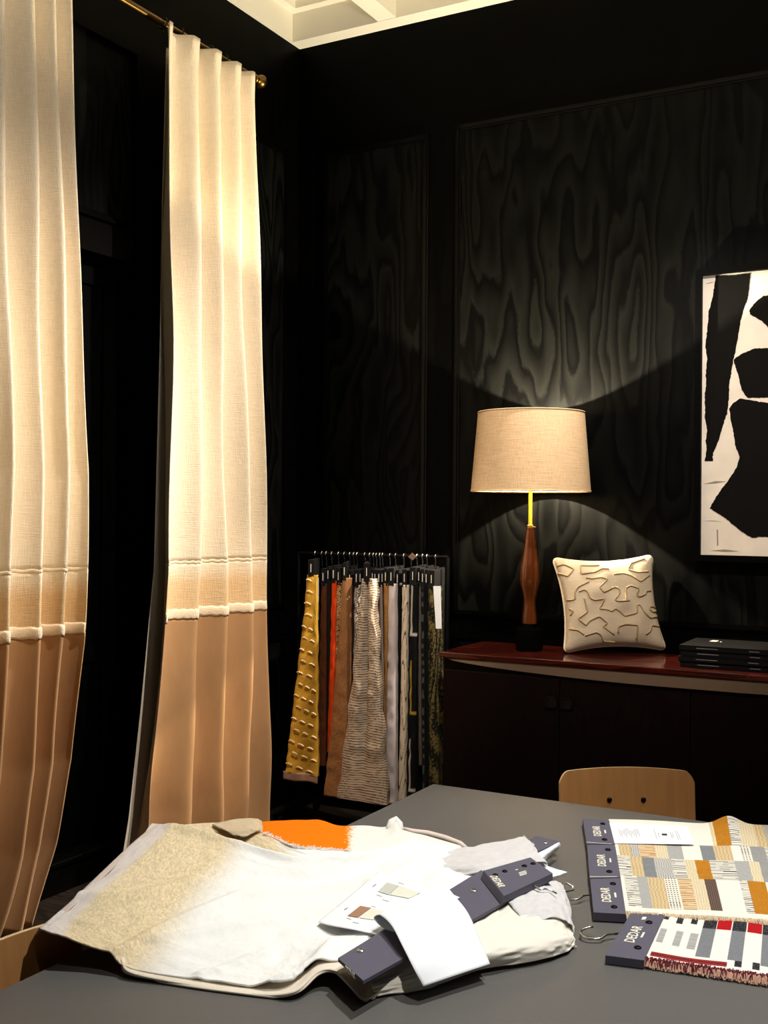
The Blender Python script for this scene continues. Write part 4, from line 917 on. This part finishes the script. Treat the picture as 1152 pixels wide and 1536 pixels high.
M_wov = mat('woven_patchwork', attr=True, rough=.92, spec=.1, bump=(700, .4))
TY = {'w': (L3(236, 230, 216), None, 0), 'c': (L3(226, 212, 180), L3(206, 188, 150), 60), 'b': (L3(214, 192, 150), L3(190, 164, 120), 46), 'g': (L3(164, 162, 158), L3(128, 128, 128), 90),
      's': (L3(112, 116, 120), L3(150, 152, 152), 70), 'o': (L3(190, 128, 40), L3(170, 108, 26), 40), 'k': (L3(234, 228, 214), L3(92, 88, 86), 62), 't': (L3(224, 200, 160), L3(166, 112, 62), 58),
      'd': (L3(232, 226, 212), L3(60, 56, 54), 54), 'm': (L3(120, 100, 88), L3(70, 56, 50), 80), 'l': (L3(206, 202, 192), L3(150, 148, 144), 70), 'h': (L3(186, 184, 178), L3(150, 150, 148), 120)}
def row(spec): 
    out = []; x = 0
    for w_, k in spec: out.append((x, x+w_, k)); x += w_
    return out
R1 = row([(.50, 'w'), (.02, 'c'), (.07, 'o'), (.05, 'k'), (.08, 'c'), (.05, 'b'), (.07, 'h'), (.05, 'w'), (.07, 'k'), (.2, 'g')])
R2 = row([(.025, 'w'), (.06, 'b'), (.04, 'l'), (.08, 't'), (.06, 'c'), (.075, 'h'), (.09, 'w'), (.065, 's'), (.085, 'b'), (.045, 'w'), (.05, 'd'), (.07, 'g'), (.06, 'k'), (.07, 's'), (.07, 'o'), (.3, 'k')])
R3 = row([(.07, 'k'), (.06, 'b'), (.06, 's'), (.085, 'l'), (.065, 'k'), (.05, 'c'), (.07, 'o'), (.12, 'k'), (.07, 'h'), (.05, 'c'), (.08, 'g'), (.08, 'h'), (.3, 'k')])
R4 = row([(.025, 'w'), (.065, 'k'), (.05, 'h'), (.08, 'b'), (.065, 'd'), (.065, 't'), (.065, 'c'), (.055, 'm'), (.11, 'w'), (.04, 'k'), (.085, 'o'), (.045, 'w'), (.06, 'c'), (.075, 'g'), (.3, 'k')])
def patchwork(u, v, r, n):
    if v > .955: return L3(238, 230, 214)
    rows_ = (R1, 0, .27) if v < .27 else (R2, .27, .46) if v < .46 else (R3, .46, .665) if v < .665 else (R4, .665, .955)
    for a, b, k in rows_[0]:
        if a <= u < b:
            c0, c1, f = TY[k]
            if c1 is None: return c0*(1+.02*r)
            if k == 'd': return c1 if (math.sin(v*330) > .2 and math.sin(u*420) > .1) else c0
            if k in 'kt': return c1 if math.sin(v*f*6.28*1.0+.6*n) > .45 else c0*(1+.02*r)
            if k in 'go s': return (c0*.6+c1*.4)*(1+.12*r)
            m_ = .5+.5*math.sin(u*f*8+1.2*n); return (c0*m_+c1*(1-m_))*(1+.05*r)
    return L3(226, 220, 206)*(1+.03*r)
Q = root('patchwork_sample', 'patchwork woven fabric sample in ochre, grey and cream with three printed header panels', 'fabric sample', tuple(onz(1000, 1310, TZ)))
def zQ(u, v):
    z = TZ+.016+.0015*np.sin(u*9+v*4)
    z = z+.022*np.exp(-((u-.60)/.07)**2-(v/.16)**2)
    for f in (.27, .585): z = z-.004*np.exp(-((v-f)/.018)**2)
    return z
fq = [(913, 1231), (1215, 1243), (1260, 1389), (937, 1370)]
cQ, q4 = texsample('cloth', fq, 420, 260, zQ, patchwork, M_wov, Q, .014)
hps = [((874, 1228), (914, 1231), (922.5, 1266), (880, 1266)), ((880.5, 1267), (922.5, 1267), (931, 1316), (884.5, 1317.5)), ((885, 1318.5), (931, 1317), (939, 1371), (890.5, 1368.5))]
for i, hp_ in enumerate(hps):
    zz = TZ+.019
    b_ = brd(hp_, zz, .0165, M_card, 'header_panel', Q); qq = [onz(*c, zz) for c in hp_]
    ribbon_text('DEDAR', .027, M_ink, b_, lerp(qq, .46, .50)+np.array([0, 0, .0004]), qq[0]-qq[3], qq[0]-qq[1], bold=.0003)
    p = lerp(qq, .72, .5); d1 = (qq[0]-qq[3])/np.linalg.norm(qq[0]-qq[3]); d2 = (qq[1]-qq[0])/np.linalg.norm(qq[1]-qq[0])
    quadpatch('print', [p-d1*.014, p+d1*.014, p+d1*.014+d2*.004, p-d1*.014+d2*.004], M_ink, b_, .0004)
    stud(tuple(lerp(qq, .72, .18)+np.array([0, 0, .001])), b_, .0045, M_blackm); stud(tuple(lerp(qq, .66, .84)+np.array([0, 0, .001])), b_, .0045, M_blackm)
    if i < 2:
        p = lerp(qq, .45, .965); quadpatch('print', [p-d2*.03-d1*.0012, p+d2*.03-d1*.0012, p+d2*.03+d1*.0012, p-d2*.03+d1*.0012], M_ink, b_, .0004)
zl = TZ+.0185
lbq = [(914, 1234.5), (1031, 1240), (1041.5, 1267), (922, 1265.5)]
plb = quadpatch('paper_label', [onz(*c, zl) for c in lbq], M_paper, Q, .0012)
lq = [onz(*c, zl+.0013) for c in lbq]
for (u, v0, v1, w_) in [(.10+.02*i, .30+.06*math.sin(i), .62+.10*math.sin(i*2.1), .003) for i in range(13)]+[(.55, .25, .75, .003), (.59, .4, .65, .003), (.75, .35, .7, .003), (.77, .4, .65, .003), (.82, .25, .78, .003), (.845, .3, .75, .003)]:
    q_ = [lerp(lq, u, v0), lerp(lq, u+w_*2.2, v0), lerp(lq, u+w_*2.2, v1), lerp(lq, u, v1)]; quadpatch('print_line', q_, M_inkg, plb, .0003)
quadpatch('print_line', [lerp(lq, .635, .45), lerp(lq, .70, .45), lerp(lq, .70, .55), lerp(lq, .635, .55)], M_inkd, plb, .0003)
MB().tube([onz(893, 1343, .752), onz(880, 1342.5, .752), onz(874, 1344, .752), onz(868, 1349, .750), onz(857, 1350, .749), onz(846, 1346, .749)], .0024, 8).obj('hook', M_chrome, Q, smooth=True)
def fringe(parent, pa, pb, n, z, name, material, ln=.012):
    fr = MB(); a, b = onz(*pa, z), onz(*pb, z); dirn = np.cross(b-a, [0, 0, 1]); dirn /= np.linalg.norm(dirn)
    for i in range(n):
        p = a+(b-a)*(i+rng.random())/n; l_ = ln*(.5+.7*rng.random()); d = dirn*l_+(b-a)/np.linalg.norm(b-a)*rng.normal()*.004
        top_ = p+np.array([0, 0, .004*rng.random()]); e = p+d; e[2] = max(TZ+.002, z-.006-.006*rng.random())
        fr.tube([top_, (top_+e)/2+np.array([0, 0, .004*rng.random()]), e], .0011, 4)
    return fr.obj(name, material, parent, kind='stuff')
fringe(Q, (938, 1369), (1258, 1388), 520, TZ+.015, 'fringe', mat('cream_fringe', (226, 204, 170), .95))
fringe(Q, (938, 1370), (1258, 1389), 260, TZ+.010, 'dark_fringe', mat('dark_fringe', (44, 36, 32), .95), .013)

E_ = root('striped_sample', 'black, white and red block woven fabric sample with a navy header and wire hook', 'fabric sample', tuple(onz(1040, 1420, TZ)))
BK, RD, GR, LG, WT = L3(44, 44, 46), L3(176, 24, 32), L3(124, 126, 130), L3(196, 192, 184), L3(238, 233, 222)
rects = [(.015, .045, 0, .15, BK), (.10, .14, 0, .20, BK), (.19, .23, 0, .16, BK), (.27, .355, 0, .22, BK), (.36, .45, 0, .22, RD), (.455, .545, 0, .22, BK), (.55, .64, 0, .22, RD), (.645, .735, 0, .22, BK), (.83, .87, 0, .62, BK),
 (.27, .355, .22, .82, GR), (.455, .54, .22, .82, GR), (.645, .735, .22, .84, GR), (.02, .06, .36, .66, LG), (.12, .165, .36, .68, LG), (.21, .26, .36, .70, LG),
 (.745, .83, .55, .77, RD), (.87, .97, .55, .77, RD), (.83, .87, .62, .95, BK), (.75, .79, .77, .93, BK), (.79, .83, .77, .93, GR), (.88, .92, .80, .95, BK), (.92, 1, .77, .9, GR), (.50, .54, .80, .93, BK), (.60, .64, .80, .93, BK),
 (.70, .74, .86, .96, BK), (.70, 1, .955, .985, RD)]
def blocks(u, v, r, n):
    if .865 < v < .955 and .02 < u < .46:
        return BK if abs(v-.91+.006*math.sin(u*150)) < .008 else L3(150, 44, 44)*(1+.1*r)
    for a, b, c, d, col in rects:
        if a <= u < b and c <= v < d:
            if col is RD: return RD*(1+.25*math.sin(v*160))
            if col is BK: return BK*(1+.3*r) if r < 1.6 else GR
            if col is LG: return LG if math.sin(v*220) > 0 else GR*1.2
            return col*(1+.14*r)
    return WT*(1+.015*r)
eq = [(996, 1371), (1230, 1398), (1240, 1478), (968, 1438)]
cE, _ = texsample('cloth', eq, 320, 200, lambda u, v: TZ+.0135+.0012*np.sin(u*11+2)+.0*v, blocks, M_wov, E_, .012)
hz_ = TZ+.0165
hp_ = [(946, 1370), (998, 1371), (966, 1440.5), (908, 1433)]
hE = brd(hp_, hz_, .015, M_card, 'header_panel', E_); qq = [onz(*c, hz_) for c in hp_]
ribbon_text('DEDAR', .027, M_ink, hE, lerp(qq, .42, .50)+np.array([0, 0, .0004]), qq[0]-qq[3], qq[0]-qq[1], bold=.0003)
d1 = (qq[0]-qq[3])/np.linalg.norm(qq[0]-qq[3]); d2 = (qq[1]-qq[0])/np.linalg.norm(qq[1]-qq[0])
p = lerp(qq, .63, .50); quadpatch('print', [p-d1*.014, p+d1*.014, p+d1*.014+d2*.004, p-d1*.014+d2*.004], M_ink, hE, .0004)
p = lerp(qq, .40, .10); quadpatch('print', [p-d1*.012, p+d1*.004, p+d1*.004+d2*.008, p-d1*.012+d2*.008], M_ink, hE, .0004)
stud(tuple(lerp(qq, .66, .22)+np.array([0, 0, .001])), hE, .0045, M_blackm); stud(tuple(lerp(qq, .70, .78)+np.array([0, 0, .001])), hE, .0045, M_blackm)
s2 = lambda x, y, z: onz(860+x/3.945, 1340+y/3.945, z)
MB().tube([s2(275, 238, .750), s2(235, 240, .750), s2(195, 244, .750), s2(165, 268, .748), s2(130, 272, .747), s2(90, 270, .747), s2(60, 258, .748), s2(42, 240, .750), s2(52, 216, .753), s2(85, 202, .756), s2(118, 200, .758)], .0026, 8).obj('hook', M_chrome, E_, smooth=True)
fringe(E_, (968, 1439), (1238, 1479), 480, TZ+.013, 'fringe', mat('blush_fringe', (214, 170, 146), .95))
fringe(E_, (968, 1437), (1238, 1476), 260, TZ+.016, 'red_fringe', mat('plum_fringe', (122, 40, 52), .95), .008)
fringe(E_, (968, 1440), (1238, 1480), 220, TZ+.008, 'dark_fringe', MATS['dark_fringe'], .013)
